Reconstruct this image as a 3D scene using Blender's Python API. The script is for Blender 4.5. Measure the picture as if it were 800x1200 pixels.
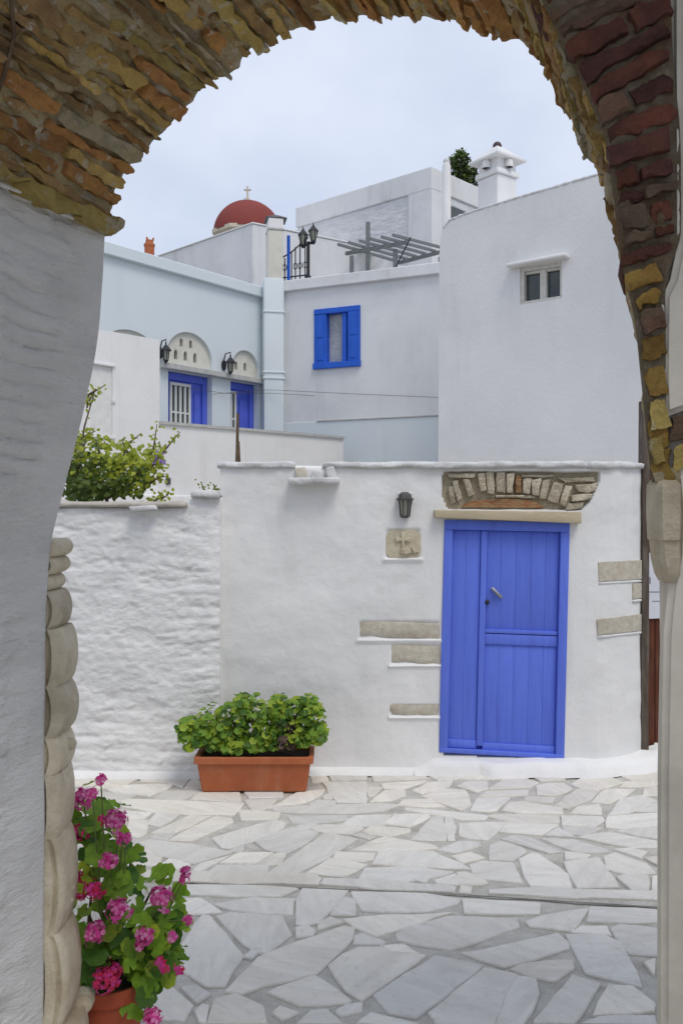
import bpy, bmesh, math, random
from mathutils import Vector, Matrix, noise
from mathutils.geometry import tessellate_polygon, intersect_point_tri_2d
R = math.radians
rnd = random.Random(7)
scene = bpy.context.scene
C = scene.collection
for o in list(bpy.data.objects): bpy.data.objects.remove(o)

# ------------------------------------------------------------------ camera, sky, sun, exposure
F = 1060.0; EYE = 1.85
cd = bpy.data.cameras.new('camera'); cam = bpy.data.objects.new('camera', cd); C.objects.link(cam)
cam.location = (0, 0, EYE); cam.rotation_euler = (R(90), 0, 0)
cd.sensor_fit = 'HORIZONTAL'; cd.sensor_width = 36; cd.lens = F / 800 * 36
cd.clip_start = 0.05; cd.clip_end = 3000
scene.camera = cam

SUN_EL, SUN_AZ = R(60), R(148)          # azimuth measured clockwise from +Y
world = bpy.data.worlds.new('World'); scene.world = world; world.use_nodes = True
nt = world.node_tree; nt.nodes.clear()
wo = nt.nodes.new('ShaderNodeOutputWorld'); bg = nt.nodes.new('ShaderNodeBackground')
sky = nt.nodes.new('ShaderNodeTexSky'); sky.sky_type = 'NISHITA'; sky.sun_disc = False
sky.sun_elevation = SUN_EL; sky.sun_rotation = SUN_AZ; sky.dust_density = 3.0; sky.air_density = 1.0
tc = nt.nodes.new('ShaderNodeTexCoord'); mp = nt.nodes.new('ShaderNodeMapping'); mp.inputs['Scale'].default_value = (1.5, 1.5, 2.2)
cn = nt.nodes.new('ShaderNodeTexNoise'); cn.inputs['Scale'].default_value = 1.6; cn.inputs['Detail'].default_value = 5; cn.inputs['Roughness'].default_value = 0.5
cr = nt.nodes.new('ShaderNodeValToRGB')
cr.color_ramp.elements[0].position = 0.36; cr.color_ramp.elements[0].color = (3.6, 4.15, 5.35, 1)
cr.color_ramp.elements[1].position = 0.64; cr.color_ramp.elements[1].color = (5.25, 5.7, 6.65, 1)
mx = nt.nodes.new('ShaderNodeMixRGB'); mx.inputs['Fac'].default_value = 0.93
bg.inputs['Strength'].default_value = 0.1
L = nt.links.new
L(tc.outputs['Generated'], mp.inputs['Vector']); L(mp.outputs['Vector'], cn.inputs['Vector'])
L(cn.outputs['Fac'], cr.inputs['Fac']); L(sky.outputs['Color'], mx.inputs['Color1']); L(cr.outputs['Color'], mx.inputs['Color2'])
L(mx.outputs['Color'], bg.inputs['Color']); L(bg.outputs['Background'], wo.inputs['Surface'])

sd = bpy.data.lights.new('sun', 'SUN'); sd.energy = 1.05; sd.angle = R(24); sd.color = (1.0, 0.94, 0.85)
so = bpy.data.objects.new('sun', sd); C.objects.link(so)
sv = Vector((math.sin(SUN_AZ) * math.cos(SUN_EL), math.cos(SUN_AZ) * math.cos(SUN_EL), math.sin(SUN_EL)))
so.rotation_euler = (-sv).to_track_quat('-Z', 'Y').to_euler(); so.location = (0, -5, 12)
vs = scene.view_settings
vs.view_transform = 'Standard'; vs.look = 'None'; vs.gamma = 1; vs.use_curve_mapping = False; vs.exposure = 0.6

# ------------------------------------------------------------------ helpers
def W(px, py, Y):
    return Vector(((px - 400) / F * Y, Y, EYE + (600 - py) / F * Y))
def G(px, py, z=0.0):
    Y = (EYE - z) * F / (py - 600)
    return Vector(((px - 400) / F * Y, Y, z))

def tag(o, label=None, cat=None, group=None, kind=None):
    if label: o['label'] = label
    if cat: o['category'] = cat
    if group: o['group'] = group
    if kind: o['kind'] = kind
    return o
def thing(name, label, cat, loc=(0, 0, 0), group=None):
    o = bpy.data.objects.new(name, None); C.objects.link(o); o.location = loc
    o.empty_display_size = 0.2
    return tag(o, label, cat, group)
def link(o, parent=None):
    C.objects.link(o)
    if parent is not None:
        o.parent = parent
        if parent.parent is None: o.matrix_parent_inverse = Matrix.Translation(-parent.location)
    return o
def obj(name, bm, mat, parent=None, smooth=False, angle=None):
    me = bpy.data.meshes.new(name); bm.normal_update(); bm.to_mesh(me); bm.free()
    for m in (mat if isinstance(mat, (list, tuple)) else [mat]): me.materials.append(m)
    if smooth:
        me.polygons.foreach_set('use_smooth', [True] * len(me.polygons))
        if angle: me.set_sharp_from_angle(angle=R(angle))
    o = bpy.data.objects.new(name, me)
    return link(o, parent)
def pyobj(name, vs_, fs_, mat, parent=None, smooth=False, mi=None, angle=None):
    me = bpy.data.meshes.new(name); me.from_pydata([tuple(v) for v in vs_], [], fs_)
    for m in (mat if isinstance(mat, (list, tuple)) else [mat]): me.materials.append(m)
    if mi: me.polygons.foreach_set('material_index', mi)
    if smooth:
        me.polygons.foreach_set('use_smooth', [True] * len(me.polygons))
        if angle: me.set_sharp_from_angle(angle=R(angle))
    o = bpy.data.objects.new(name, me)
    return link(o, parent)
def add_hexa(bm, v8, bev=0.0, seg=1):
    """v8: bottom loop of 4 then top loop of 4"""
    vs_ = [bm.verts.new(v) for v in v8]
    fs = [(3, 2, 1, 0), (4, 5, 6, 7), (0, 1, 5, 4), (1, 2, 6, 5), (2, 3, 7, 6), (3, 0, 4, 7)]
    ff = [bm.faces.new([vs_[i] for i in f]) for f in fs]
    bmesh.ops.recalc_face_normals(bm, faces=ff)
    if bev > 0:
        es = list({e for f in ff for e in f.edges})
        bmesh.ops.bevel(bm, geom=es, offset=bev, segments=seg, affect='EDGES', profile=0.5, clamp_overlap=True)
    return bm
def hexa(v8, bev=0.0, seg=1):
    return add_hexa(bmesh.new(), v8, bev, seg)
def add_tube(bm, pts, r, n=8, cap=True):
    """tube through pts, r number or list"""
    pts = [Vector(p) for p in pts]
    rs = r if isinstance(r, (list, tuple)) else [r] * len(pts)
    up = Vector((0.13, 0.27, 0.95)); rings = []
    for i, p in enumerate(pts):
        t = (pts[min(i + 1, len(pts) - 1)] - pts[max(i - 1, 0)]).normalized()
        a = t.cross(up)
        if a.length < 1e-3: a = t.cross(Vector((1, 0, 0)))
        a.normalize(); b = t.cross(a)
        rings.append([bm.verts.new(p + (a * math.cos(k * 2 * math.pi / n) + b * math.sin(k * 2 * math.pi / n)) * rs[i]) for k in range(n)])
    for i in range(len(rings) - 1):
        for k in range(n):
            bm.faces.new((rings[i][k], rings[i][(k + 1) % n], rings[i + 1][(k + 1) % n], rings[i + 1][k]))
    if cap:
        bm.faces.new(list(reversed(rings[0]))); bm.faces.new(rings[-1])
    return bm
def add_lathe(bm, prof, c=(0, 0, 0), n=24, rot=0.0, cap=False):
    c = Vector(c); rings = []
    for r, z in prof:
        rings.append([bm.verts.new(c + Vector((r * math.cos(rot + k * 2 * math.pi / n), r * math.sin(rot + k * 2 * math.pi / n), z))) for k in range(n)])
    for i in range(len(rings) - 1):
        for k in range(n):
            bm.faces.new((rings[i][k], rings[i][(k + 1) % n], rings[i + 1][(k + 1) % n], rings[i + 1][k]))
    if cap:
        bm.faces.new(list(reversed(rings[0]))); bm.faces.new(rings[-1])
    return bm
def fbm(x, y, z=0.0, o=4):
    return noise.fractal(Vector((x, y, z)), 1.0, 2.0, o)
def nz(x, y, z=0.0):
    return noise.noise(Vector((x, y, z)))
def sstep(a, b, x):
    t = min(1, max(0, (x - a) / (b - a))); return t * t * (3 - 2 * t)
def inpoly(x, y, poly):
    c = False; j = len(poly) - 1
    for i in range(len(poly)):
        xi, yi = poly[i]; xj, yj = poly[j]
        if (yi > y) != (yj > y) and x < (xj - xi) * (y - yi) / (yj - yi) + xi: c = not c
        j = i
    return c
def pairs(l): return [(l[i], l[i + 1]) for i in range(0, len(l), 2)]

class Frame:
    """vertical plane: u along it, d out of it towards the viewer, z up"""
    def __init__(s, px, Y, U):
        s.O = Vector(((px - 400) / F * Y, Y, 0)); s.U = Vector((U[0], U[1], 0)).normalized()
        s.N = Vector((s.U.y, -s.U.x, 0))
    def at(s, u, z, d=0.0):
        return s.O + s.U * u + s.N * d + Vector((0, 0, z))
    def px(s, px, py):
        r = (px - 400) / F
        u = (r * s.O.y - s.O.x) / (s.U.x - r * s.U.y)
        Y = s.O.y + s.U.y * u
        return (u, EYE + (600 - py) / F * Y)
    def P(s, px, py, d=0.0):
        u, z = s.px(px, py); return s.at(u, z, d)
    def quad(s, q, d0, d1, bev=0.0, bm=None, seg=1):
        """prism from 4 picture-measured corners, from depth d0 to d1"""
        a = [s.P(x, y, d0) for x, y in q]; b = [s.P(x, y, d1) for x, y in q]
        return add_hexa(bm or bmesh.new(), a + b, bev, seg)
    def rect(s, u0, u1, z0, z1, d0, d1, bev=0.0, bm=None, seg=1):
        q = [(u0, z0), (u1, z0), (u1, z1), (u0, z1)]
        return add_hexa(bm or bmesh.new(), [s.at(u, z, d0) for u, z in q] + [s.at(u, z, d1) for u, z in q], bev, seg)
    def prism(s, poly, d0, d1, bm=None):
        """poly in (u, z)"""
        bm = bm or bmesh.new()
        a = [bm.verts.new(s.at(u, z, d0)) for u, z in poly]; b = [bm.verts.new(s.at(u, z, d1)) for u, z in poly]
        n = len(poly)
        ff = [bm.faces.new(a), bm.faces.new(b)] + [bm.faces.new((a[i], a[(i + 1) % n], b[(i + 1) % n], b[i])) for i in range(n)]
        bmesh.ops.recalc_face_normals(bm, faces=ff)
        return bm
    def facade(s, outer, holes, T, hd):
        """wall slab of thickness T whose face has openings hd deep; all in (u, z)"""
        bm = bmesh.new()
        loops = [outer] + holes
        tr = tessellate_polygon([[Vector((u, z, 0)) for u, z in l] for l in loops])
        flat = [p for l in loops for p in l]
        fv = [bm.verts.new(s.at(u, z, 0)) for u, z in flat]
        for t in tr:
            try: bm.faces.new([fv[i] for i in t])
            except ValueError: pass
        k = 0
        for li, l in enumerate(loops):
            dep = -T if li == 0 else -hd
            back = [bm.verts.new(s.at(u, z, dep)) for u, z in l]; n = len(l)
            for i in range(n):
                bm.faces.new((fv[k + i], fv[k + (i + 1) % n], back[(i + 1) % n], back[i]))
            if li == 0: bm.faces.new(back)
            k += n
        bmesh.ops.recalc_face_normals(bm, faces=bm.faces[:])
        return bm
def arch_poly(u0, u1, z0, ztop, n=18, spring=0.0):
    """arched outline: flat bottom z0, semi-ellipse up to ztop from springing height z0+spring"""
    c = (u0 + u1) / 2; a = (u1 - u0) / 2; zs = z0 + spring; b = ztop - zs
    pts = [(u0, z0), (u1, z0)]
    st = 0 if spring > 0 else 1
    for i in range(st, n + 1 - (0 if spring > 0 else 1)):
        t = math.pi * i / n
        pts.append((c + a * math.cos(t), zs + b * math.sin(t)))
    return pts

# ------------------------------------------------------------------ materials
def mat(name, base, rough=0.8, var=None, scale=3.0, bump=0.0, bscale=30.0, stain=None, sscale=1.2, sfac=0.35, stretch=(1, 1, 1), objvar=0.0, metal=0.0, spec=0.3, detail=6, speck=None, bdist=0.01, streak=None):
    m = bpy.data.materials.new(name); m.use_nodes = True; n = m.node_tree.nodes; l = m.node_tree.links.new
    b = n['Principled BSDF']; b.inputs['Roughness'].default_value = rough; b.inputs['Metallic'].default_value = metal
    b.inputs['Specular IOR Level'].default_value = spec
    geo = n.new('ShaderNodeNewGeometry'); mpn = n.new('ShaderNodeMapping'); mpn.inputs['Scale'].default_value = stretch
    l(geo.outputs['Position'], mpn.inputs['Vector']); V = mpn.outputs['Vector']
    def N(sc, det=detail, rg=0.6):
        t = n.new('ShaderNodeTexNoise'); t.inputs['Scale'].default_value = sc; t.inputs['Detail'].default_value = det; t.inputs['Roughness'].default_value = rg
        l(V, t.inputs['Vector']); return t.outputs['Fac']
    def ramp(src, lo, hi):
        r = n.new('ShaderNodeMapRange'); r.inputs['From Min'].default_value = lo; r.inputs['From Max'].default_value = hi
        l(src, r.inputs['Value']); return r.outputs['Result']
    def mix(fac, a, c):
        x = n.new('ShaderNodeMixRGB')
        if isinstance(fac, float): x.inputs['Fac'].default_value = fac
        else: l(fac, x.inputs['Fac'])
        for k, v in ((1, a), (2, c)):
            if isinstance(v, tuple): x.inputs[k].default_value = (*v, 1)
            else: l(v, x.inputs[k])
        return x.outputs['Color']
    col = base
    if var: col = mix(ramp(N(scale), 0.35, 0.65), col, var)
    if stain:
        f = ramp(N(sscale, 8, 0.65), 0.5, 0.78)
        mm = n.new('ShaderNodeMath'); mm.operation = 'MULTIPLY'; mm.inputs[1].default_value = sfac; l(f, mm.inputs[0])
        col = mix(mm.outputs[0], col, stain)
    if speck:
        f = ramp(N(speck[1], 3, 0.7), speck[2], speck[2] + 0.08)
        mm = n.new('ShaderNodeMath'); mm.operation = 'MULTIPLY'; mm.inputs[1].default_value = speck[3]; l(f, mm.inputs[0])
        col = mix(mm.outputs[0], col, speck[0])
    if streak:
        m2 = n.new('ShaderNodeMapping'); m2.inputs['Scale'].default_value = (1, 1, .12); l(geo.outputs['Position'], m2.inputs['Vector'])
        t = n.new('ShaderNodeTexNoise'); t.inputs['Scale'].default_value = streak[1]; t.inputs['Detail'].default_value = 7; t.inputs['Roughness'].default_value = .6; l(m2.outputs['Vector'], t.inputs['Vector'])
        f2 = n.new('ShaderNodeMath'); f2.operation = 'MULTIPLY'; l(ramp(t.outputs['Fac'], .52, .74), f2.inputs[0]); l(ramp(N(1.1, 3, .5), .4, .62), f2.inputs[1])
        mm = n.new('ShaderNodeMath'); mm.operation = 'MULTIPLY'; mm.inputs[1].default_value = streak[2]; l(f2.outputs[0], mm.inputs[0])
        col = mix(mm.outputs[0], col, streak[0])
    if objvar:
        oi = n.new('ShaderNodeObjectInfo'); hs = n.new('ShaderNodeHueSaturation')
        r = n.new('ShaderNodeMapRange'); r.inputs['To Min'].default_value = 1 - objvar; r.inputs['To Max'].default_value = 1 + objvar
        l(oi.outputs['Random'], r.inputs['Value']); l(r.outputs['Result'], hs.inputs['Value'])
        if isinstance(col, tuple): hs.inputs['Color'].default_value = (*col, 1)
        else: l(col, hs.inputs['Color'])
        col = hs.outputs['Color']
    if isinstance(col, tuple): b.inputs['Base Color'].default_value = (*col, 1)
    else: l(col, b.inputs['Base Color'])
    if bump:
        bp = n.new('ShaderNodeBump'); bp.inputs['Strength'].default_value = bump; bp.inputs['Distance'].default_value = bdist
        l(N(bscale, 8, 0.65), bp.inputs['Height']); l(bp.outputs['Normal'], b.inputs['Normal'])
    return m
def leafmat(name, a, c, trans=0.35, objvar=0.25):
    m = mat(name, a, 0.5, c, 38.0, bump=.5, bscale=120.0, bdist=.004, objvar=objvar, spec=0.4)
    n = m.node_tree.nodes; l = m.node_tree.links.new; b = n['Principled BSDF']; out = n['Material Output']
    t = n.new('ShaderNodeBsdfTranslucent'); ms = n.new('ShaderNodeMixShader'); ms.inputs['Fac'].default_value = trans
    src = b.inputs['Base Color'].links[0].from_socket; l(src, t.inputs['Color'])
    l(b.outputs['BSDF'], ms.inputs[1]); l(t.outputs['BSDF'], ms.inputs[2]); l(ms.outputs['Shader'], out.inputs['Surface'])
    return m
M = {}
M['white'] = mat('whitewash', (.79, .785, .775), .9, (.73, .727, .72), 1.3, .4, 34, (.55, .55, .55), .9, .35, streak=((.45, .44, .42), 6.0, .4))
M['white_smooth'] = mat('smooth whitewash', (.78, .775, .765), .9, (.70, .698, .69), 1.0, .35, 30, (.52, .515, .51), .8, .45, streak=((.50, .49, .47), 4.0, .45), speck=((.55, .54, .52), 38, .70, .5))
M['white_rough'] = mat('rough whitewash', (.79, .785, .775), .9, (.70, .698, .69), 3, .55, 34, (.5, .5, .5), 2.2, .35, stretch=(1, 1, 1.6), bdist=.014)
M['white_far'] = mat('aged whitewash', (.74, .74, .745), .9, (.66, .665, .67), 1.1, .3, 12, (.42, .42, .42), 1.6, .35, streak=((.38, .37, .36), 5.0, .6), speck=((.45, .44, .42), 20, .68, .5))
M['white_facade'] = mat('house whitewash', (.76, .755, .75), .9, (.68, .68, .68), .5, .35, 22, (.55, .55, .55), .55, .55, streak=((.52, .52, .52), 3.0, .5), speck=((.56, .55, .53), 24, .72, .5))
M['white_stone'] = mat('rubble whitewash', (.74, .745, .755), .9, (.62, .63, .65), 4, .9, 5, (.45, .45, .46), 3, .35, stretch=(1, 1, 2.6), bdist=.06)
M['pale_blue'] = mat('pale blue limewash', (.66, .715, .735), .9, (.63, .69, .715), 1.2, .15, 14, (.66, .69, .71), .7, .4, streak=((.50, .53, .54), 4.0, .4))
M['grey_blue'] = mat('grey limewash', (.73, .735, .74), .9, (.66, .67, .68), 1.1, .3, 24, (.47, .48, .50), .8, .5, streak=((.46, .47, .48), 4.5, .5))
M['reveal'] = mat('brushed whitewash', (.83, .825, .81), .92, (.75, .745, .73), 3, .9, 26, (.42, .415, .41), 2.6, .4, stretch=(1, 1, 3.2), bdist=.02, speck=((.34, .335, .33), 16, .68, .5))
M['jamb'] = mat('jamb plaster', (.68, .635, .55), .92, (.58, .54, .46), 5, .3, 30, (.35, .33, .29), 2.5, .4)
M['mortar'] = mat('arch mortar', (.36, .32, .25), .95, (.24, .205, .15), 9, .8, 40, (.16, .12, .07), 4, .5)
def stonem(nm, a, b, st, sf=.65, white=.62, patch=(.56, .52, .42)):
    """weathered masonry: base mottling, lichen patches, pale efflorescence, deep pitted relief"""
    m = mat(nm, a, .92, b, 13, 1.0, 34, st, 6, sf, objvar=.28, speck=(patch, 17, white, .75), bdist=.03, detail=10)
    return m
M['stones'] = [stonem('ochre schist', (.66, .46, .16), (.44, .28, .10), (.68, .50, .11), white=.57), stonem('brown schist', (.44, .28, .12), (.27, .165, .08), (.58, .42, .11), white=.6),
               stonem('rust stone', (.54, .27, .09), (.34, .16, .06), (.62, .42, .10), white=.6), stonem('grey schist', (.56, .48, .33), (.38, .32, .21), (.54, .42, .14), white=.55),
               stonem('lichen stone', (.60, .46, .15), (.40, .30, .10), (.48, .32, .08), white=.54)]
M['redbrick'] = [stonem('old red brick', (.20, .07, .045), (.10, .042, .03), (.06, .03, .025), white=.70, patch=(.35, .28, .2)),
                 stonem('dark burnt brick', (.15, .06, .045), (.07, .035, .03), (.25, .09, .05), white=.72, patch=(.35, .28, .2)),
                 stonem('grey brown brick', (.24, .165, .11), (.14, .10, .07), (.28, .09, .05), white=.68, patch=(.4, .33, .24))]
M['lichen'] = [stonem('yellow lichen stone', (.42, .29, .07), (.27, .16, .045), (.32, .09, .035), white=.68)]
M['mortar'] = mat('arch mortar', (.58, .48, .30), .95, (.42, .33, .18), 10, 1.0, 40, (.46, .31, .09), 4, .75, speck=((.66, .62, .53), 13, .57, .65), bdist=.03, detail=10)
M['ring_mortar'] = mat('dark ring mortar', (.25, .205, .14), .95, (.16, .125, .08), 10, 1.0, 40, (.22, .10, .05), 5, .6, speck=((.36, .31, .23), 13, .6, .5), bdist=.03, detail=10)
M['marble_jamb'] = mat('weathered carved marble', (.70, .63, .48), .75, (.55, .47, .34), 10, .6, 60, (.26, .2, .12), 6, .6, objvar=.12, speck=((.7, .66, .56), 30, .62, .4), bdist=.02)
M['embed'] = mat('grainy tan stone', (.58, .54, .455), .9, (.46, .42, .34), 26, .6, 70, (.34, .2, .11), 9, .4, objvar=.08)
M['plaque'] = mat('carved tan marble', (.60, .54, .41), .85, (.50, .44, .32), 18, .45, 70, (.38, .32, .22), 12, .4)
M['lintel'] = mat('tan lintel', (.52, .45, .31), .85, (.44, .37, .25), 10, .4, 60, (.3, .24, .15), 14, .5, stretch=(.3, 1, 1))
M['vous'] = mat('relieving arch stone', (.66, .59, .46), .92, (.50, .43, .31), 30, 1.0, 60, (.26, .2, .12), 12, .6, objvar=.22, speck=((.7, .67, .6), 22, .6, .6), bdist=.03)
M['niche'] = mat('niche mortar', (.54, .47, .34), .95, (.40, .34, .235), 22, 1.0, 50, (.42, .38, .3), 12, .5, bdist=.03)
M['vous_red'] = mat('relieving arch brick', (.40, .15, .065), .92, (.44, .32, .17), 34, 1.0, 60, (.14, .08, .045), 16, .8, stretch=(.5, 1, 1.6), bdist=.03)
M['coping'] = mat('weathered coping', (.72, .72, .72), .95, (.52, .52, .51), 9, .8, 40, (.3, .29, .27), 7, .5, bdist=.015)
M['cement'] = mat('cement coping', (.50, .47, .42), .95, (.40, .37, .32), 14, .6, 60, (.28, .25, .2), 9, .5)
M['blue'] = mat('blue door paint', (.115, .185, .70), .55, (.10, .16, .64), 6, .06, 60, (.13, .20, .70), 2.5, .5, stretch=(6, 6, .6), objvar=.03, streak=((.085, .125, .50), 9.0, .75), speck=((.24, .30, .66), 48, .67, .5))
M['blue_bright'] = mat('bright blue paint', (.022, .12, .60), .45, (.018, .10, .53), 7, .05, 50)
M['blue_old'] = mat('violet blue paint', (.10, .15, .68), .45, (.085, .13, .6), 7, .05, 50)
M['iron'] = mat('black iron', (.018, .02, .026), .5, (.03, .03, .035), 30, .1, 90)
M['hood'] = mat('dark lamp metal', (.09, .085, .085), .5, (.065, .06, .06), 40, .1, 90)
M['glass_lamp'] = mat('dusty lamp glass', (.33, .34, .27), .25, (.27, .28, .22), 25, spec=.5)
M['glass'] = mat('dark window glass', (.035, .045, .045), .08, (.06, .075, .07), 3, spec=.6)
M['curtain'] = mat('lace curtain', (.50, .51, .52), .8, (.33, .35, .38), 30, .2, 40, (.2, .22, .25), 16, .6)
M['whitepaint'] = mat('white paint', (.74, .74, .72), .6, (.66, .66, .63), 12, .1, 50)
M['windowpaint'] = mat('worn cream paint', (.62, .61, .56), .7, (.52, .5, .45), 20, .2, 60)
M['greywood'] = mat('grey painted timber', (.20, .22, .22), .75, (.15, .165, .165), 9, .3, 50, stretch=(3, 3, 8))
M['terracotta'] = mat('terracotta', (.42, .125, .048), .7, (.35, .098, .04), 7, .15, 90, (.48, .22, .12), 5, .35, streak=((.50, .27, .17), 9.0, .5), speck=((.55, .35, .25), 40, .68, .4))
M['terracotta_red'] = mat('red terracotta', (.42, .085, .035), .65, (.33, .06, .028), 8, .15, 80, (.46, .18, .09), 5, .35)
M['dome'] = mat('dome red paint', (.24, .05, .04), .8, (.20, .04, .034), 3, .2, 14, (.28, .08, .065), 1.5, .5, streak=((.16, .05, .045), 3.0, .5))
M['cream'] = mat('cream limestone', (.62, .57, .46), .85, (.54, .49, .39), 6, .2, 30)
M['fanlight'] = mat('fanlight marble', (.66, .645, .57), .8, (.60, .585, .51), 6, .2, 40, (.48, .46, .4), 3, .4)
M['fanhole'] = mat('fanlight piercing', (.3, .29, .25), .9, (.25, .24, .2), 12)
M['ledge'] = mat('stone ledge', (.50, .50, .48), .9, (.4, .4, .385), 10, .3, 40)
M['brownwood'] = mat('weathered post', (.075, .055, .042), .85, (.12, .095, .075), 5, .6, 60, (.36, .33, .3), 4, .4, stretch=(4, 4, .8))
M['rust'] = mat('red brown board', (.14, .045, .022), .8, (.09, .03, .018), 6, .5, 60, (.20, .11, .07), 7, .5, stretch=(5, 5, .7))
M['paper'] = mat('notice paper', (.72, .74, .80), .8, (.68, .7, .77), 9)
M['ink'] = mat('notice ink', (.25, .27, .33), .8)
M['mortar_floor'] = mat('paving mortar', (.65, .63, .575), .95, (.53, .51, .46), 11, 1.0, 60, (.27, .24, .19), 5, .6, speck=((.75, .73, .68), 30, .60, .5), bdist=.02)
M['ground'] = mat('bare earth', (.30, .28, .25), .95, (.22, .2, .17), 2, .3, 10)
M['groove'] = mat('dirt in groove', (.14, .13, .115), .95, (.24, .22, .19), 9)
M['soil'] = mat('potting soil', (.06, .042, .03), .95, (.035, .026, .02), 30, .8, 50)
M['bark'] = mat('woody stem', (.16, .11, .07), .9, (.10, .07, .045), 20, .4, 60)
M['stem'] = mat('green stem', (.14, .20, .05), .6, (.10, .14, .04), 20)
M['leaf'] = leafmat('geranium leaf', (.15, .30, .02), (.24, .40, .03))
M['leaf_dark'] = leafmat('dark geranium leaf', (.05, .14, .015), (.09, .20, .022))
M['leaf_yellow'] = leafmat('lime leaf', (.40, .50, .03), (.28, .42, .03))
M['leaf_dead'] = leafmat('withered leaf', (.12, .07, .04), (.07, .045, .03), .2)
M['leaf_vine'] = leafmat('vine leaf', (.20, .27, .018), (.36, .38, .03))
M['leaf_vine_shaded'] = leafmat('shaded vine leaf', (.05, .09, .012), (.10, .14, .016))  # vine leaf darkened to stand for shade low in the crown
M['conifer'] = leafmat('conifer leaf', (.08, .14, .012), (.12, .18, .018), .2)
M['conifer_shaded'] = leafmat('shaded conifer leaf', (.018, .038, .008), (.035, .06, .012), .15)  # shaded copy of the conifer leaf, shade put into its colour
M['petal'] = leafmat('magenta petal', (.70, .035, .31), (.76, .10, .40), .3, .15)
M['petal_red'] = leafmat('crimson petal', (.68, .015, .07), (.72, .05, .20), .3, .15)
M['petal_pink'] = leafmat('light pink petal', (.78, .17, .45), (.84, .38, .62), .3, .15)
M['purple'] = leafmat('purple bract', (.20, .10, .38), (.28, .17, .5), .3)
# marble flags: tone from the object colour, grain direction from the object's random number
def flagmat():
    m = bpy.data.materials.new('paving marble'); m.use_nodes = True; n = m.node_tree.nodes; l = m.node_tree.links.new; b = n['Principled BSDF']
    b.inputs['Roughness'].default_value = .8; b.inputs['Specular IOR Level'].default_value = .2
    geo = n.new('ShaderNodeNewGeometry'); oi = n.new('ShaderNodeObjectInfo'); vr_ = n.new('ShaderNodeVectorRotate'); vr_.rotation_type = 'Z_AXIS'
    mu = n.new('ShaderNodeMath'); mu.operation = 'MULTIPLY'; mu.inputs[1].default_value = 6.28; l(oi.outputs['Random'], mu.inputs[0]); l(mu.outputs[0], vr_.inputs['Angle']); l(geo.outputs['Position'], vr_.inputs['Vector'])
    mp_ = n.new('ShaderNodeMapping'); mp_.inputs['Scale'].default_value = (1, 4.5, 1); l(vr_.outputs['Vector'], mp_.inputs['Vector'])
    def N(sc, det, src, dist=0):
        t = n.new('ShaderNodeTexNoise'); t.inputs['Scale'].default_value = sc; t.inputs['Detail'].default_value = det; t.inputs['Roughness'].default_value = .62; t.inputs['Distortion'].default_value = dist; l(src, t.inputs['Vector']); return t.outputs['Fac']
    def ramp(src, lo, hi, k=1.0):
        r = n.new('ShaderNodeMapRange'); r.inputs['From Min'].default_value = lo; r.inputs['From Max'].default_value = hi; r.inputs['To Max'].default_value = k; l(src, r.inputs['Value']); return r.outputs['Result']
    def mix(f, a, c, mode='MIX'):
        x = n.new('ShaderNodeMixRGB'); x.blend_type = mode
        if isinstance(f, float): x.inputs[0].default_value = f
        else: l(f, x.inputs[0])
        for k, v in ((1, a), (2, c)):
            if isinstance(v, tuple): x.inputs[k].default_value = (*v, 1)
            else: l(v, x.inputs[k])
        return x.outputs[0]
    P = geo.outputs['Position']
    c = mix(ramp(N(3.2, 8, mp_.outputs['Vector'], .6), .35, .68), (.74, .725, .69), (.63, .615, .585))
    c = mix(ramp(N(2.2, 10, mp_.outputs['Vector'], 1.2),   .55, .63, .30), c, (.55, .54, .52))         # grey veins
    c = mix(ramp(N(26, 6, P), .56, .72, .55), c, (.50, .47, .41))                                 # pits and dirt
    c = mix(ramp(N(1.5, 6, P), .52, .70, .45), c, (.50, .475, .42))                               # ochre staining
    c = mix(1.0, c, oi.outputs['Color'], 'MULTIPLY'); l(c, b.inputs['Base Color'])
    bp = n.new('ShaderNodeBump'); bp.inputs['Strength'].default_value = .5; bp.inputs['Distance'].default_value = .012; l(N(16, 10, mp_.outputs['Vector']), bp.inputs['Height']); l(bp.outputs['Normal'], b.inputs['Normal'])
    return m
M['flag'] = flagmat()

# ------------------------------------------------------------------ ground and paving
def sheet(name, x0, x1, y0, y1, z, m, parent=None):
    return pyobj(name, [(x0, y0, z), (x1, y0, z), (x1, y1, z), (x0, y1, z)], [(0, 1, 2, 3)], m, parent)
tag(sheet('ground', -600, 600, -600, 600, -.12, M['ground']), kind='structure')
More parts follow.
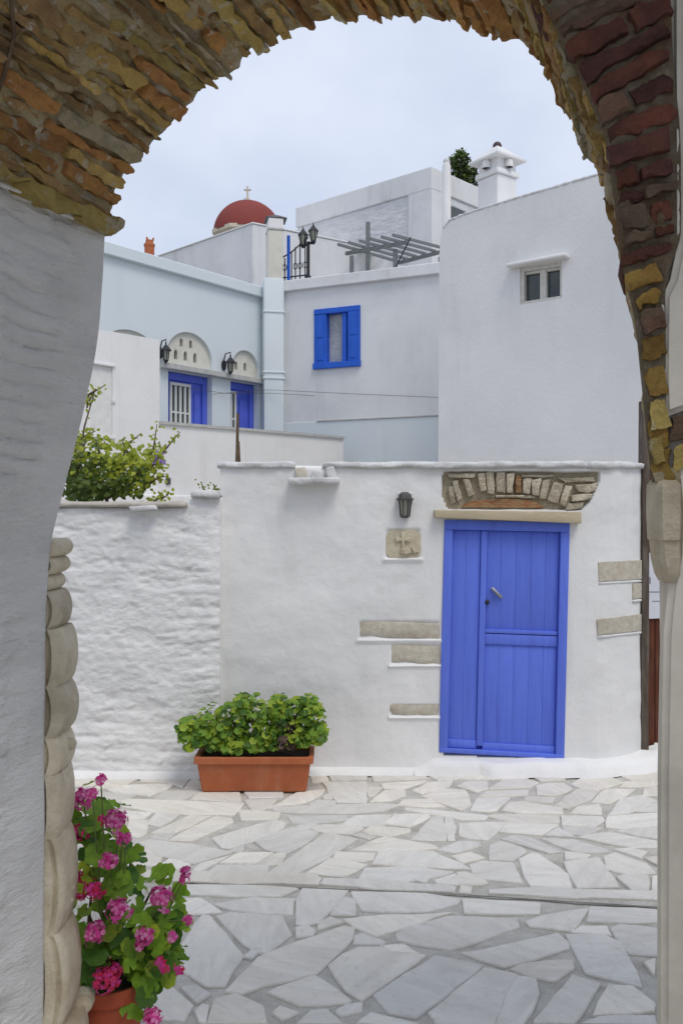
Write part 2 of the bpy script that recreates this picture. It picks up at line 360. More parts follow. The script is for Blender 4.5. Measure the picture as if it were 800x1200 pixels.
# mortar bed with slightly uneven surface
def mortar_bed():
    vs_, fs = [], []; nx, ny = 260, 330; x0, x1, y0, y1 = -3.6, 3.9, -3.2, 7.4
    for j in range(ny + 1):
        for i in range(nx + 1):
            x = x0 + (x1 - x0) * i / nx; y = y0 + (y1 - y0) * j / ny
            vs_.append((x, y, -.008 + .006 * fbm(x * 6, y * 6, 3)))
    for j in range(ny):
        for i in range(nx):
            a = j * (nx + 1) + i; fs.append((a, a + 1, a + nx + 2, a + nx + 1))
    return pyobj('courtyard_paving', vs_, fs, M['mortar_floor'], smooth=True)
paving = mortar_bed(); tag(paving, kind='structure')
FL = {
 (80, 890): [
  [275,60,365,58,368,85,275,82],[372,58,450,55,462,66,432,104,372,84],[0,72,140,72,90,100,0,100],[150,75,270,68,215,93,110,112,100,108],
  [215,97,390,92,380,105,310,135,180,122,150,112],[435,107,470,68,500,90,508,108],[110,125,255,132,170,165,110,165],[325,143,360,118,510,112,425,152],
  [465,148,510,114,635,112,645,160],[230,150,655,166,615,212,330,200,205,177,200,157],[660,112,800,112,800,142,680,145],[665,155,780,150,735,187,690,188],
  [640,190,790,200,780,222,655,225],[745,182,800,160,800,178],[205,195,310,202,280,222,225,222],[225,227,297,229,292,275,260,292,210,275],
  [330,202,415,207,350,252,300,240],[315,276,455,212,530,217,410,272],[305,295,330,280,400,278,370,304],[380,302,545,217,610,222,615,237,470,305],
  [545,295,790,232,800,240,800,260,615,335,580,330],[270,315,310,303,460,322,605,350,470,390,350,360],[110,330,265,322,345,362,338,395,230,400,200,370],
  [700,307,800,268,800,345,740,335],[605,345,660,320,650,345],[575,390,640,352,760,352,700,390],[715,390,765,357,800,354,800,388],
  [350,395,380,372,450,392,430,410,360,412],[470,415,500,392,600,362,500,420],[525,428,560,398,745,398,740,430],[745,430,800,398,800,430],
  [270,417,600,432,570,463,300,455]],
 (320, 890): [
  [140,60,200,65,205,80,150,85],[208,50,350,55,345,78,220,80],[188,88,348,85,348,165,240,160],[372,57,560,57,578,72,380,82],
  [410,92,570,78,560,87,480,112,420,108],[360,105,408,108,380,135,358,138],[370,158,420,118,490,117,493,135,440,155],[525,115,580,87,670,80,655,100,560,128],
  [582,58,705,55,690,73,620,78],[702,73,730,55,800,52,800,75],[690,100,730,82,800,82,800,110,760,120],[560,138,640,112,720,115,740,170,700,188],
  [742,190,765,150,800,145,800,195],[20,172,90,127,190,114,175,135,100,167],[190,140,210,130,225,138,220,150,195,148],
  [140,167,170,152,235,154,225,168,150,172],[490,152,590,152,640,178,560,178,470,172],[0,180,400,168,465,174,400,198,300,203,20,200],[500,182,560,187,800,212,780,225,500,192],
  [60,217,270,210,278,225,220,235,80,240],[255,247,310,212,436,208,410,248],[420,240,460,208,580,207,585,217,510,252],[95,248,145,237,165,247,130,265,90,260],
  [150,262,185,247,330,252,330,262,290,280,200,275],[340,268,370,254,510,260,510,270,440,285,370,280],[300,285,340,282,380,292,355,300],
  [520,300,600,216,638,216,648,303],[645,216,675,216,683,303,655,303],[700,242,800,237,800,300,740,295,700,280],[0,230,43,240,0,266],
  [0,287,70,257,168,274,140,300,45,353,0,343],[0,362,43,360,0,395],[0,415,200,276,315,302,95,425],[295,340,420,290,600,322,613,332,500,342],
  [230,372,240,347,375,354,368,375,330,382],[125,425,215,372,345,397,260,440],[375,393,400,347,590,347,690,387,738,412,650,410],[320,455,350,407,480,404,668,422,640,435,500,455],
  [622,338,700,307,770,312,770,325,690,348],[675,365,740,350,788,370,710,388],[742,397,800,382,800,438,750,425],[0,437,150,432,168,447,160,472,0,467],
  [177,468,200,447,400,457,680,477,670,497,400,487],[530,450,590,442,570,462],[610,455,680,432,698,450,690,470,620,468],[692,427,720,424,795,463,708,468,707,450],
  [0,484,88,488,30,512,0,512]],
 (540, 890): [
  [10,57,270,54,240,72,0,75],[280,68,310,57,370,57,390,78,300,82],[105,112,160,78,250,78,288,87,250,105],[70,138,100,120,250,114,243,135],
  [285,100,330,89,380,90,413,110,350,135,290,130],[417,92,470,62,560,67,608,87,520,112,450,108],[597,103,620,84,740,87,720,100],[605,62,745,47,745,83,640,78],
  [357,175,430,114,518,120,480,150,400,185],[237,155,250,139,348,142,335,162],[492,160,545,112,648,114,560,165],[682,135,692,110,745,102,745,135],
  [40,190,65,147,180,144,130,190],[157,190,185,162,230,157,373,182,376,203,220,200],[412,200,440,177,518,170,523,205],[552,210,600,152,680,137,733,157,630,200],
  [655,195,745,160,745,195],[102,212,130,207,363,210,360,240,180,235],[382,214,523,217,533,230,500,248,382,248],[552,217,745,202,745,248,600,260,547,255],
  [0,205,88,207,70,225,0,222],[0,240,168,238,100,298,0,285],[147,270,177,240,363,247,300,283],[382,255,470,252,528,257,470,282,400,280],[322,285,365,257,418,290],
  [587,270,640,260,745,252,745,300],[442,292,560,277,745,312,735,333,640,330],[152,300,205,287,245,292,368,345,320,350,230,320],[302,297,420,300,543,337,548,348,430,345],
  [110,322,150,307,228,332,238,345,190,378,110,375],[392,347,478,360,460,370,392,376],[577,337,640,332,688,345,670,366],[0,312,68,322,0,338],
  [222,375,265,352,290,357,398,430,410,478,262,473,237,430],[390,387,518,372,588,478,440,483],[537,365,580,352,690,392,728,425,620,428,550,410],[692,372,740,367,740,398],
  [40,395,80,382,188,387,228,463,60,440],[592,445,610,434,698,437,698,490,640,488],[715,442,740,437,740,490,715,490],[0,447,40,432,88,455,70,468,0,470],
  [110,490,240,482,735,497,735,528,420,517,110,504],[0,477,38,482,30,500,0,498]],
 (170, 1030): [
  [160,22,300,24,560,36,500,68,170,60],[160,0,655,0,640,20,290,14,160,8],[100,82,210,77,270,117,283,130,130,136,90,130],
  [260,95,400,72,568,74,490,130,330,116],[492,132,558,87,553,135],[570,170,572,82,592,42,756,48,650,163,600,175],[697,135,750,72,788,82,788,135],
  [272,140,320,127,508,142,543,210,455,278,412,273],[567,185,610,180,633,195,620,213,572,218],[652,165,690,147,743,165,652,193],
  [100,303,215,140,240,142,358,285,353,300,300,398,230,398,100,320],[302,420,430,292,640,217,740,182,783,187,773,230,690,308,640,353,370,428],
  [377,290,400,267,413,280,400,298],[472,430,500,412,640,367,768,455,750,468,590,473],[702,322,740,287,800,262,800,440,770,428],
  [135,412,190,402,238,435,190,463],[235,544,265,457,340,437,438,480,448,544],[487,500,510,480,573,500,510,523],[572,544,625,497,680,494,738,544],
  [197,500,215,477,238,482,230,540,205,535],[0,430,60,372,168,470,140,528,0,520],[722,490,800,467,800,500,740,508],[90,142,178,142,150,180,100,165]],
 (380, 1030): [
  [107,50,380,57,508,77,490,93,370,123,147,120],[527,80,700,86,800,94,800,133,532,133],[75,152,150,142,420,130,478,127,330,173,200,213],[117,215,145,207,223,235,205,246,117,243],
  [277,205,320,182,460,142,718,147,723,180,480,263,282,233],[22,325,130,262,210,260,376,288,140,453,87,420],[217,253,300,247,330,270,358,283,260,273],
  [192,435,415,292,588,327,350,518,250,498],[397,500,600,337,718,362,690,398,632,544,430,544],[0,412,83,455,0,473],[52,500,80,477,133,464,120,498],[130,544,180,507,350,544],
  [722,362,790,378,800,430,740,544,642,544,694,412]],
 (540, 1030): [
  [247,160,300,142,473,114,415,193,270,180],[492,106,730,116,730,163,477,160],[422,205,450,182,543,180,553,212],[562,187,600,174,730,187,730,288,627,278],
  [2,277,60,272,360,207,398,240,398,263,170,328],[192,340,230,322,410,307,416,335,350,383,272,368],[392,212,530,212,600,242,678,405,470,350],[692,317,725,302,725,360],
  [277,530,420,367,518,400,420,544,282,544],[497,510,560,402,640,407,718,465,713,498],[452,544,530,517,720,512,720,544]],
}
def flagstone(poly, tone, zt=None):
    """poly: ground (x, y) points; broken-edge slab a little proud of the mortar"""
    pts = []
    n = len(poly)
    for i in range(n):
        a = Vector(poly[i]); b = Vector(poly[(i + 1) % n]); l = (b - a).length
        k = max(1, int(l / .09)); k = min(k, 5)
        for j in range(k):
            p = a.lerp(b, j / k)
            jt = .004 if j == 0 else .007
            pts.append(p + Vector((rnd.uniform(-jt, jt), rnd.uniform(-jt, jt))))
    c = sum(pts, Vector((0, 0))) / len(pts)
    pts = [p + (p - c).normalized() * .012 for p in pts]
    area = sum(pts[i].x * pts[(i + 1) % len(pts)].y - pts[(i + 1) % len(pts)].x * pts[i].y for i in range(len(pts)))
    if area < 0: pts.reverse()
    z0 = .002 + rnd.uniform(-.002, .003); tx, ty = rnd.uniform(-.006, .006), rnd.uniform(-.006, .006)
    bm = bmesh.new()
    def zz(p): return z0 + (p.x - c.x) * tx + (p.y - c.y) * ty
    top = [bm.verts.new((p.x + (c.x - p.x) * min(.12, .006 / max(.01, (p - c).length)), p.y + (c.y - p.y) * min(.12, .006 / max(.01, (p - c).length)), zz(p))) for p in pts]
    mid = [bm.verts.new((p.x, p.y, zz(p) - .005)) for p in pts]
    bot = [bm.verts.new((p.x, p.y, -.03)) for p in pts]
    bm.faces.new(top); m_ = len(pts)
    for i in range(m_):
        j = (i + 1) % m_
        bm.faces.new((top[j], top[i], mid[i], mid[j])); bm.faces.new((mid[j], mid[i], bot[i], bot[j]))
    bmesh.ops.recalc_face_normals(bm, faces=bm.faces[:])
    o = obj('flagstone', bm, M['flag'], paving)
    o.color = (*tone, 1)
    return o
def tone(y):
    r = rnd.random(); v = rnd.uniform(.88, 1.06)
    if r < .22: return (v * .93, v * .925, v * .915)        # blue-grey slab
    if r < (.75 if y > 5.6 else .5): return (v * 1.02, v * .995, v * .945)   # creamy slab
    return (v, v * .99, v * .965)
nflag = 0
def chull(P_):
    P_ = sorted(set(P_)); lo, hi = [], []
    for seq, h in ((P_, lo), (P_[::-1], hi)):
        for p in seq:
            while len(h) > 1 and (h[-1][0] - h[-2][0]) * (p[1] - h[-2][1]) - (h[-1][1] - h[-2][1]) * (p[0] - h[-2][0]) <= 0: h.pop()
            h.append(p)
    return lo[:-1] + hi[:-1]
def samples(P_):
    c = (sum(p[0] for p in P_) / len(P_), sum(p[1] for p in P_) / len(P_)); out = []
    for p, q in zip(P_, P_[1:] + P_[:1]):
        for t in (0, .33, .66):
            e = (p[0] + (q[0] - p[0]) * t, p[1] + (q[1] - p[1]) * t)
            for f in (.25, .55, .85): out.append((c[0] + (e[0] - c[0]) * f, c[1] + (e[1] - c[1]) * f))
    return out
slabs = []
for ri, ((ox, oy), polys) in enumerate(FL.items()):
    for pl in polys:
        P_ = [(ox + x / 3.2, oy + y / 3.2) for x, y in pairs(pl)]; regs = {ri}; again = True
        while again:
            again = False
            for k, (Q_, rq_) in enumerate(slabs):
                if rq_ & regs: continue
                f1_ = sum(inpoly(x, y, Q_) for x, y in samples(P_)) / len(samples(P_)); f2_ = sum(inpoly(x, y, P_) for x, y in samples(Q_)) / len(samples(Q_))
                if max(f1_, f2_) > .2:
                    P_ = chull(P_ + Q_); regs |= rq_; slabs.pop(k); again = True; break
        slabs.append((P_, regs))
for P_, _ in slabs:
    q = [G(x, y) for x, y in P_]
    flagstone([(p.x, p.y) for p in q], tone(q[0].y)); nflag += 1
hull = [(60, 912), (778, 888), (778, 1210), (160, 1210), (160, 1195), (190, 1130), (195, 1030), (110, 1000), (60, 960)]
def split(poly, amin):
    ar = abs(sum(poly[i][0] * poly[(i + 1) % len(poly)][1] - poly[(i + 1) % len(poly)][0] * poly[i][1] for i in range(len(poly)))) / 2
    if ar < amin * rnd.uniform(.7, 1.6): return [poly]
    n = len(poly); ls = [((Vector(poly[i]) - Vector(poly[(i + 1) % n])).length, i) for i in range(n)]; ls.sort(reverse=True)
    i = ls[0][1]; j = rnd.choice([k for _, k in ls[1:]])
    a = Vector(poly[i]).lerp(Vector(poly[(i + 1) % n]), rnd.uniform(.35, .65)); b = Vector(poly[j]).lerp(Vector(poly[(j + 1) % n]), rnd.uniform(.3, .7))
    p1, k = [tuple(a)], (i + 1) % n
    while True:
        p1.append(poly[k])
        if k == j: break
        k = (k + 1) % n
    p1.append(tuple(b))
    p2, k = [tuple(b)], (j + 1) % n
    while True:
        p2.append(poly[k])
        if k == i: break
        k = (k + 1) % n
    p2.append(tuple(a))
    return split(p1, amin) + split(p2, amin)
for pl in split([(-2.6, .5), (3.4, .5), (3.4, 6.7), (-2.6, 6.7)], .17):
    c = sum((Vector(p) for p in pl), Vector((0, 0))) / len(pl)
    ins = []
    for p in pl:
        d = c - Vector(p); ins.append(Vector(p) + d.normalized() * min(.02, d.length * .3))
    bad = False
    smp = [c] + [a.lerp(b, t) for a, b in zip(ins, ins[1:] + ins[:1]) for t in (0, .25, .5, .75)] + [c.lerp(a, .5) for a in ins]
    for p in smp:
        if p.y > .7:
            px, py = 400 + F * p.x / p.y, 600 + F * EYE / p.y
            if inpoly(px, py, hull): bad = True; break
    if not bad and nflag < 298:
        flagstone([tuple(p) for p in ins], tone(c.y)); nflag += 1
# dirt-filled straight joint that crosses the yard
gq = [G(205, 1033.4), G(520, 1046.8), G(775, 1063), G(775, 1064.8), G(520, 1048.2), G(205, 1034.6)]
pyobj('drain_groove', [(p.x, p.y, -.0005) for p in gq], [(0, 1, 4, 5), (1, 2, 3, 4)], M['groove'], paving)

# upper terrace behind the yard wall
bmt = bmesh.new(); add_hexa(bmt, [(-9, 7.2, -.1), (9, 7.2, -.1), (9, 34, -.1), (-9, 34, -.1), (-9, 7.2, 1.6), (9, 7.2, 1.6), (9, 34, 1.6), (-9, 34, 1.6)])
tag(obj('terrace', bmt, M['cement']), kind='structure')

# ------------------------------------------------------------------ yard wall with the blue door
YW = 6.45
fw = Frame(400, YW, (1, 0))
def S(px, py): return ((px - 400) * YW / F, EYE + (600 - py) * YW / F)
def sweep(path, ztop, disp, ds=.02, thick=.34, round_=.03, zfoot=0.0, ends=True, dz=.02):
    """wall swept along plan path; disp(s, x, z) pushes its face outward"""
    pts = [Vector(p) for p in path]; out = []; acc = 0
    for a, b in zip(pts, pts[1:]):
        n = max(1, round((b - a).length / ds))
        for i in range(n): out.append((a.lerp(b, i / n), acc + (b - a).length * i / n))
        acc += (b - a).length
    out.append((pts[-1], acc))
    nrm = []
    for i in range(len(out)):
        t = (out[min(i + 3, len(out) - 1)][0] - out[max(i - 3, 0)][0]).normalized(); nrm.append(Vector((t.y, -t.x)))
    zmax = max(ztop(s) for _, s in out); nzf = int((zmax - zfoot) / dz)
    vs_, fs = [], []; rows = 0
    for i, (p, s) in enumerate(out):
        zt = ztop(s); col = []
        for k in range(nzf + 1):
            z = zfoot + (zt - round_ - zfoot) * k / nzf
            col.append((disp(s, p.x, z), z))
        e = col[-1][0]
        for k in range(1, 5):
            a = math.pi / 2 * k / 4; col.append((e - round_ * (1 - math.cos(a)), zt - round_ + round_ * math.sin(a)))
        for k in range(1, 4): col.append((e - round_ - (thick - 2 * round_) * k / 3, zt + .008 * nz(p.x * 5, k * 3.1)))
        col.append((-thick, zt - .03)); col.append((-thick, zfoot))
        rows = len(col)
        for d, z in col:
            q = p + nrm[i] * d; vs_.append((q.x, q.y, z))
    for i in range(len(out) - 1):
        for k in range(rows - 1):
            a = i * rows + k; fs.append((a, a + rows, a + rows + 1, a + 1))
    if ends:
        fs.append(tuple(range(rows - 1, -1, -1)) if False else tuple(range(rows))); fs.append(tuple(range((len(out) - 1) * rows, len(out) * rows))[::-1])
    return vs_, fs
xr = S(688, 600)[0]
mainpath = [(S(258, 0)[0], YW), (xr, YW)]
for k in range(1, 13):
    a = R(75) * k / 12; mainpath.append((xr + .56 * math.sin(a), YW + .56 * (1 - math.cos(a))))
mainpath.append((mainpath[-1][0] + .3, mainpath[-1][1] + .9))
X0 = mainpath[0][0]
doorq = [S(526, 614), S(661, 617), S(652, 890), S(520, 884)]
zq = lambda l: [S(510 + x / 4, 540 + y / 4) for x, y in pairs(l)]
niche = zq([45, 48, 770, 52, 772, 95, 720, 200, 690, 228, 55, 226, 30, 150, 30, 90])
emb = [[420, 727, 516, 731, 516, 750, 420, 745], [457, 755, 516, 757, 517, 779, 457, 776], [457, 825, 515, 825, 513, 840, 458, 839]]
embr = [[700, 659, 756, 656, 756, 678, 701, 681], [740, 684, 757, 683, 757, 700, 740, 702], [699, 726, 756, 719, 756, 738, 700, 744]]
embS = [[S(x, y) for x, y in pairs(e)] for e in emb]
plq = [S(451, 619), S(493, 619), S(493, 655), S(451, 655)]
def dist_rect(x, z, q):
    x0 = min(p[0] for p in q); x1 = max(p[0] for p in q); z0 = min(p[1] for p in q); z1 = max(p[1] for p in q)
    return max(x0 - x, x - x1, z0 - z, z - z1), x0, x1, z0, z1
def wall_disp(s, x, z):
    d = .014 * fbm(x * 1.3, z * 1.5, 2.2, 3) + .004 * fbm(x * 7, z * 7, 8, 3)
    d += .05 * sstep(.42, .0, z) * (.5 + .5 * nz(x * 1.3, 4.4))       # swelling foot
    xx = s + X0
    d *= .25 + .75 * sstep(.05, .2, max(S(516, 0)[0] - x, x - S(668, 0)[0], z - S(0, 608)[1]))
    if xx < xr + .1:
        if inpoly(x, z, doorq): return d * .3 - .09
        if inpoly(x, z, niche): return -.055 + .012 * nz(x * 14, z * 14)
        for q in embS + [plq]:
            r, x0, x1, z0, z1 = dist_rect(x, z, q)
            if r < .0: d -= .016 * sstep(0, -.02, r)
            elif r < .03 and z < z0 + .005 and x0 - .015 < x < x1 + .015: d += .012 * sstep(.03, .010, r)
    # soft swelling around the opening
    return d
ztop_main = lambda s: 2.185 + .010 * nz(s * 2.1, 3.3) + .006 * nz(s * 9, 1.3)
ywall = thing('yard_wall', 'white plastered yard wall with blue door, stone relieving arch and embedded stone strips', 'wall', (.4, YW, 0))
v_, f_ = sweep(mainpath, ztop_main, wall_disp, ds=.0125, dz=.0125)
pyobj('wall_body', v_, f_, M['white_smooth'], ywall, smooth=True, angle=50)
# lumpy whitewashed coping
def coping(name, path, z0, h, out_, thick, m, parent, seed, amp=.014, skip=None):
    pts = [Vector(p) for p in path]; samples = []; acc = 0
    for a, b in zip(pts, pts[1:]):
        n = max(1, round((b - a).length / .02))
        for i in range(n): samples.append((a.lerp(b, i / n), (b - a).normalized(), acc + (b - a).length * i / n))
        acc += (b - a).length
    samples.append((pts[-1], (pts[-1] - pts[-2]).normalized(), acc))
    vs_, fs = [], []; prof = [(-thick, 0), (-.02, -.002), (out_ * .8, 0), (out_, h * .3), (out_ * .9, h * .75), (0, h), (-.06, h * 1.02), (-thick, h)]
    n = len(prof)
    for i, (p, t, s) in enumerate(samples):
        nn = Vector((t.y, -t.x)); e = min(1, min(s, acc - s) / .03)
        for k, (d, z) in enumerate(prof):
            q = p + nn * ((d if d < -.05 else d * (.5 + .5 * e)) + (amp * fbm(s * 7, k * .9, seed) if d > -.05 else 0))
            zz_ = z0(s) if callable(z0) else z0
            vs_.append((q.x, q.y, zz_ + z * (.6 + .4 * e) + amp * .8 * fbm(s * 5, k * 1.3, seed + 5) * (1 if k not in (0, 1) else 0)))
    for i in range(len(samples) - 1):
        for k in range(n):
            a = i * n + k; b = i * n + (k + 1) % n; fs.append((a, a + n, b + n, b))
    fs.append(tuple(range(n))); fs.append(tuple(range((len(samples) - 1) * n, len(samples) * n))[::-1])
    return pyobj(name, vs_, fs, m, parent, smooth=True)
xa, xb = S(346, 0)[0], S(378, 0)[0]
coping('coping', [(X0 - .02, YW), (xa, YW)], 2.165, .045, .028, .3, M['coping'], ywall, 1.0)
coping('coping', [(xb, YW), (xr, YW)], 2.165, .045, .028, .3, M['coping'], ywall, 4.0)
coping('coping', mainpath[1:], 2.165, .048, .03, .3, M['coping'], ywall, 9.0)
# broken stone shelf in the gap of the coping
bm = fw.quad([(338, 561), (398, 560), (398, 568), (340, 569)], -.05, .13, .016, seg=2); bmesh.ops.subdivide_edges(bm, edges=bm.edges[:], cuts=1)
for v in bm.verts: v.co += Vector((0, 1, 1)) * .008 * nz(v.co.x * 18, v.co.z * 18)
obj('shelf_slab', bm, M['coping'], ywall, True, 50)
for q in ([(345, 549), (358, 547), (360, 561), (348, 562)], [(381, 549), (391, 546), (396, 561), (384, 562)], [(366, 551), (378, 552), (380, 562), (364, 562)]):
    obj('shelf_stone', fw.quad(q, -.1, .05, .012, seg=2), M['embed'] if q[0][0] == 345 else M['coping'], ywall, True, 50)
# splayed white foot and doorstep
def foot(name, pts, h, w, m, parent, seed):
    P_ = [Vector(p) for p in pts]; vs_, fs = [], []; n = 8; cnt = 0
    for a, b in zip(P_, P_[1:]):
        k = max(1, round((b - a).length / .04))
        for i in range(k + (1 if b is P_[-1] else 0)):
            p = a.lerp(b, i / k); hh = h(p.x) * (1 + .08 * fbm(p.x * 4, seed)); ww = w(p.x) * (1 + .2 * fbm(p.x * 5, seed + 3))
            t = (b - a).normalized(); nn = Vector((t.y, -t.x))
            for j in range(n):
                u = j / (n - 1)
                d = ww * u if u < .75 else ww * (.75 + (u - .75))
                z = hh * (1 - .12 * u) if u < .62 else hh * (1 - .12 * .62) * (1 - ((u - .62) / .38) ** 1.6)
                q = p + nn * (d - .02 * (u == 0)); vs_.append((q.x, q.y, max(z, -.02 if u == 1 else z)))
            cnt += 1
    for i in range(cnt - 1):
        for j in range(n - 1):
            a = i * n + j; fs.append((a, a + n, a + n + 1, a + 1))
    return pyobj(name, vs_, fs, m, parent, smooth=True)
foot('foot_curb', [(X0 - .02, YW - .02), (S(488, 0)[0], YW - .02)], lambda x: .035, lambda x: .10, M['white'], ywall, 2.0)
foot('door_step', [(S(484, 0)[0], YW), (xr - .25, YW), (xr + .1, YW + .0), (xr + .36, YW + .12), (xr + .62, YW + .36), (xr + .8, YW + .8)], lambda x: .035 + .062 * sstep(S(486, 0)[0], S(512, 0)[0], x), lambda x: .12 + .05 * (x > 1), M['white'], ywall, 6.0)
# stone strips
for q, sgn in zip(emb, (1, 1, 1)):
    bm = fw.quad(pairs(q), -.06, -.004, .006, seg=2); bmesh.ops.subdivide_edges(bm, edges=[e for e in bm.edges if e.calc_length() > .05], cuts=6)
    for v in bm.verts: v.co += Vector((.6, .4, 1)) * .014 * fbm(v.co.x * 13, v.co.z * 16, v.co.y * 9, 3)
    obj('stone_strip', bm, M['embed'], ywall, True, 50)
cu = [Vector(p) for p in mainpath]
def on_curve(px, py, d):
    """point on the rounded corner of the wall seen at px, py"""
    best = None
    for a, b in zip(cu, cu[1:]):
        for i in range(40):
            p = a.lerp(b, i / 40); e = abs(400 + F * p.x / p.y - px)
            if best is None or e < best[0]:
                t = (b - a).normalized(); best = (e, p, Vector((t.y, -t.x)))
    p, n = best[1], best[2]; q = p + n * d
    return Vector((q.x, q.y, EYE + (600 - py) * p.y / F))
for q in embr:
    pts = pairs(q); n = 8; vs_ = []; fs = []
    top = [(pts[0][0] + (pts[1][0] - pts[0][0]) * i / n, pts[0][1] + (pts[1][1] - pts[0][1]) * i / n) for i in range(n + 1)]
    bot = [(pts[3][0] + (pts[2][0] - pts[3][0]) * i / n, pts[3][1] + (pts[2][1] - pts[3][1]) * i / n) for i in range(n + 1)]
    for i in range(n + 1):
        for (x, y), d in ((bot[i], -.05), (bot[i], .014), (top[i], .014), (top[i], -.05)):
            v = on_curve(x, y + .5 * nz(i * 1.7, y), d + .004 * nz(i * .9, y)); vs_.append(v)
    for i in range(n):
        for k in range(4):
            a = i * 4 + k; b = i * 4 + (k + 1) % 4; fs.append((a, a + 4, b + 4, b))
    fs.append((3, 2, 1, 0)); fs.append(tuple(n * 4 + k for k in range(4)))
    o = pyobj('stone_strip', vs_, fs, M['embed'], ywall)
    # raised lip of plaster below the strip
    lb = bmesh.new(); add_tube(lb, [on_curve(x, y + 2.4, .004) for x, y in bot], .011, 6); obj('plaster_lip', lb, M['white_smooth'], ywall, True)
# relieving arch
pyobj('niche_mortar', [fw.at(u, z, -.042 + .01 * nz(u * 9, z * 9)) for u, z in niche], [tuple(range(len(niche)))], M['niche'], ywall)
vst = [[62,120,85,115,100,195,70,205],[75,100,105,92,125,175,105,195],[130,85,160,82,185,160,155,170],[195,60,232,58,240,140,212,145],[238,52,275,48,280,155,245,155],
 [287,52,328,50,330,150,285,148],[335,60,372,58,362,150,334,150],[378,70,404,75,402,155,373,150],[412,82,452,82,442,158,408,155],[457,85,497,85,482,170,450,162],
 [502,90,542,85,522,182,490,172],[552,103,602,106,575,200,524,185],[607,118,640,123,610,218,579,205],[572,80,742,75,755,95,605,103],[650,112,760,106,750,142,672,150],
 [645,160,740,152,728,182,640,190],[620,198,700,192,690,222,614,226],[55,62,190,58,190,76,60,80],[400,66,560,64,560,78,405,80],[282,160,420,158,500,172,290,172]]
for i, q in enumerate(vst):
    pts = [(510 + x / 4, 540 + y / 4) for x, y in pairs(q)]
    bm = fw.quad(pts, -.09, rnd.uniform(-.014, .006), .008, seg=2)
    bmesh.ops.subdivide_edges(bm, edges=[e for e in bm.edges if e.calc_length() > .04], cuts=2)
    sd_ = rnd.random() * 20
    for v in bm.verts: v.co += Vector((.7, .8, .7)) * .016 * fbm(v.co.x * 18, v.co.z * 18, sd_, 3)
    obj('arch_stone', bm, M['vous_red'] if i == 7 else M['vous'], ywall, True, 45)
bm = fw.prism([S(510 + x / 4, 540 + y / 4) for x, y in pairs([125,217,140,200,170,190,240,181,320,177,400,180,470,188,500,208,512,220])], -.08, -.02)
obj('brick_infill', bm, M['vous_red'], ywall)
bm = fw.quad([(508, 597.5), (678, 600), (678, 613.5), (508, 606.5)], -.08, .075, .006, seg=2); obj('door_lintel', bm, M['lintel'], ywall, True, 45)
# carved plaque with cross and hand
rr = []
for cx, cy, a0 in ((462, 630, 180), (483, 630, 270), (483, 645, 0), (462, 645, 90)):
    for k in range(6):
        a = R(a0 + 90 * k / 5); rr.append(S(cx + 10 * math.cos(a), cy + 9.5 * math.sin(a)))
pq = obj('carved_plaque', fw.prism(rr, -.06, .004), M['plaque'], ywall)
def relief(poly, d):
    b = fw.prism([S(x, y) for x, y in poly], -.01, d)
    es = [e for e in b.edges if all(abs((v.co.y) - (YW - d)) < 1e-4 for v in e.verts)]
    bmesh.ops.bevel(b, geom=es, offset=.006, segments=2, affect='EDGES', clamp_overlap=True); return b
for q in ([(469.6, 623.5), (474.6, 623.5), (473.4, 643.5), (470.6, 643.5)], [(463.2, 629.2), (470.8, 630.8), (470.8, 633.6), (463.2, 635.4)], [(473.2, 630.8), (481, 629.2), (481, 635.4), (473.2, 633.6)]):
    obj('cross_relief', fw.quad(q, -.01, .022 if q[0][0] > 469 and q[0][0] < 472 else .0215, .006, seg=2), M['plaque'], pq, True, 40)
obj('hand_relief', relief([(469, 643), (476, 641), (481, 643), (482, 647.5), (477, 650), (470, 649.5), (468.5, 646)], .028), M['plaque'], pq, True, 40)
obj('sleeve_relief', relief([(481, 641), (487, 637), (491, 640), (490.5, 647), (484, 649), (482.5, 645)], .022), M['plaque'], pq, True, 40)
for k in range(3):
    b = bmesh.new(); add_tube(b, [fw.P(469 + .3 * k, 644 + 1.7 * k, .026), fw.P(474, 643.7 + 1.7 * k, .03)], .005, 6); obj('finger_relief', b, M['plaque'], pq, True)
# the blue door
door = obj('door', fw.quad([(524, 613), (663, 615), (655, 885), (518, 877)], -.10, -.05), M['blue'], ywall)
def dl(px, py):      # skew of the door leaf: lean of the posts
    t = (py - 612) / 270; return (px - 6.5 * t, py + (px - 522) / 143 * (3 + 5 * t))
def dq(x0, x1, y0, y1): return [dl(x0, y0), dl(x1, y0), dl(x1, y1), dl(x0, y1)]
def dpart(name, x0, x1, y0, y1, d0, d1, bev=.003, m='blue'):
    return obj(name, fw.quad(dq(x0, x1, y0, y1), d0, d1, bev, seg=2), M[m], door, True, 45)
dpart('frame_head', 520.5, 667, 609, 620.5, -.07, .012)
dpart('frame_post', 520.5, 530.5, 620.7, 881, -.07, .012)
dpart('frame_post', 657, 667, 620.7, 881, -.07, .012)
for i in range(2): dpart('side_leaf_plank', 531 + i * 16.6, 547.5 + i * 16.6, 621, 872, -.06, -.022, .0016)
dpart('meeting_stile', 564.4, 571.5, 621, 872, -.06, -.004, .004)
xs = [572, 588.5, 606, 624, 641, 656.6]
for a, b in zip(xs, xs[1:]):
    dpart('upper_plank', a + .05, b - .05, 621, 737, -.06, -.024, .0016)
    dpart('lower_plank', a + .05, b - .05, 753, 869, -.06, -.024, .0016)
dpart('rail_moulding', 571.7, 656.6, 735.5, 740, -.06, -.008); dpart('lock_rail', 571.7, 656.6, 741, 753, -.06, -.012)
dpart('kick_board', 531, 564.3, 866.5, 876, -.06, -.012); dpart('kick_board', 571.7, 656.6, 868.5, 877, -.06, -.012)
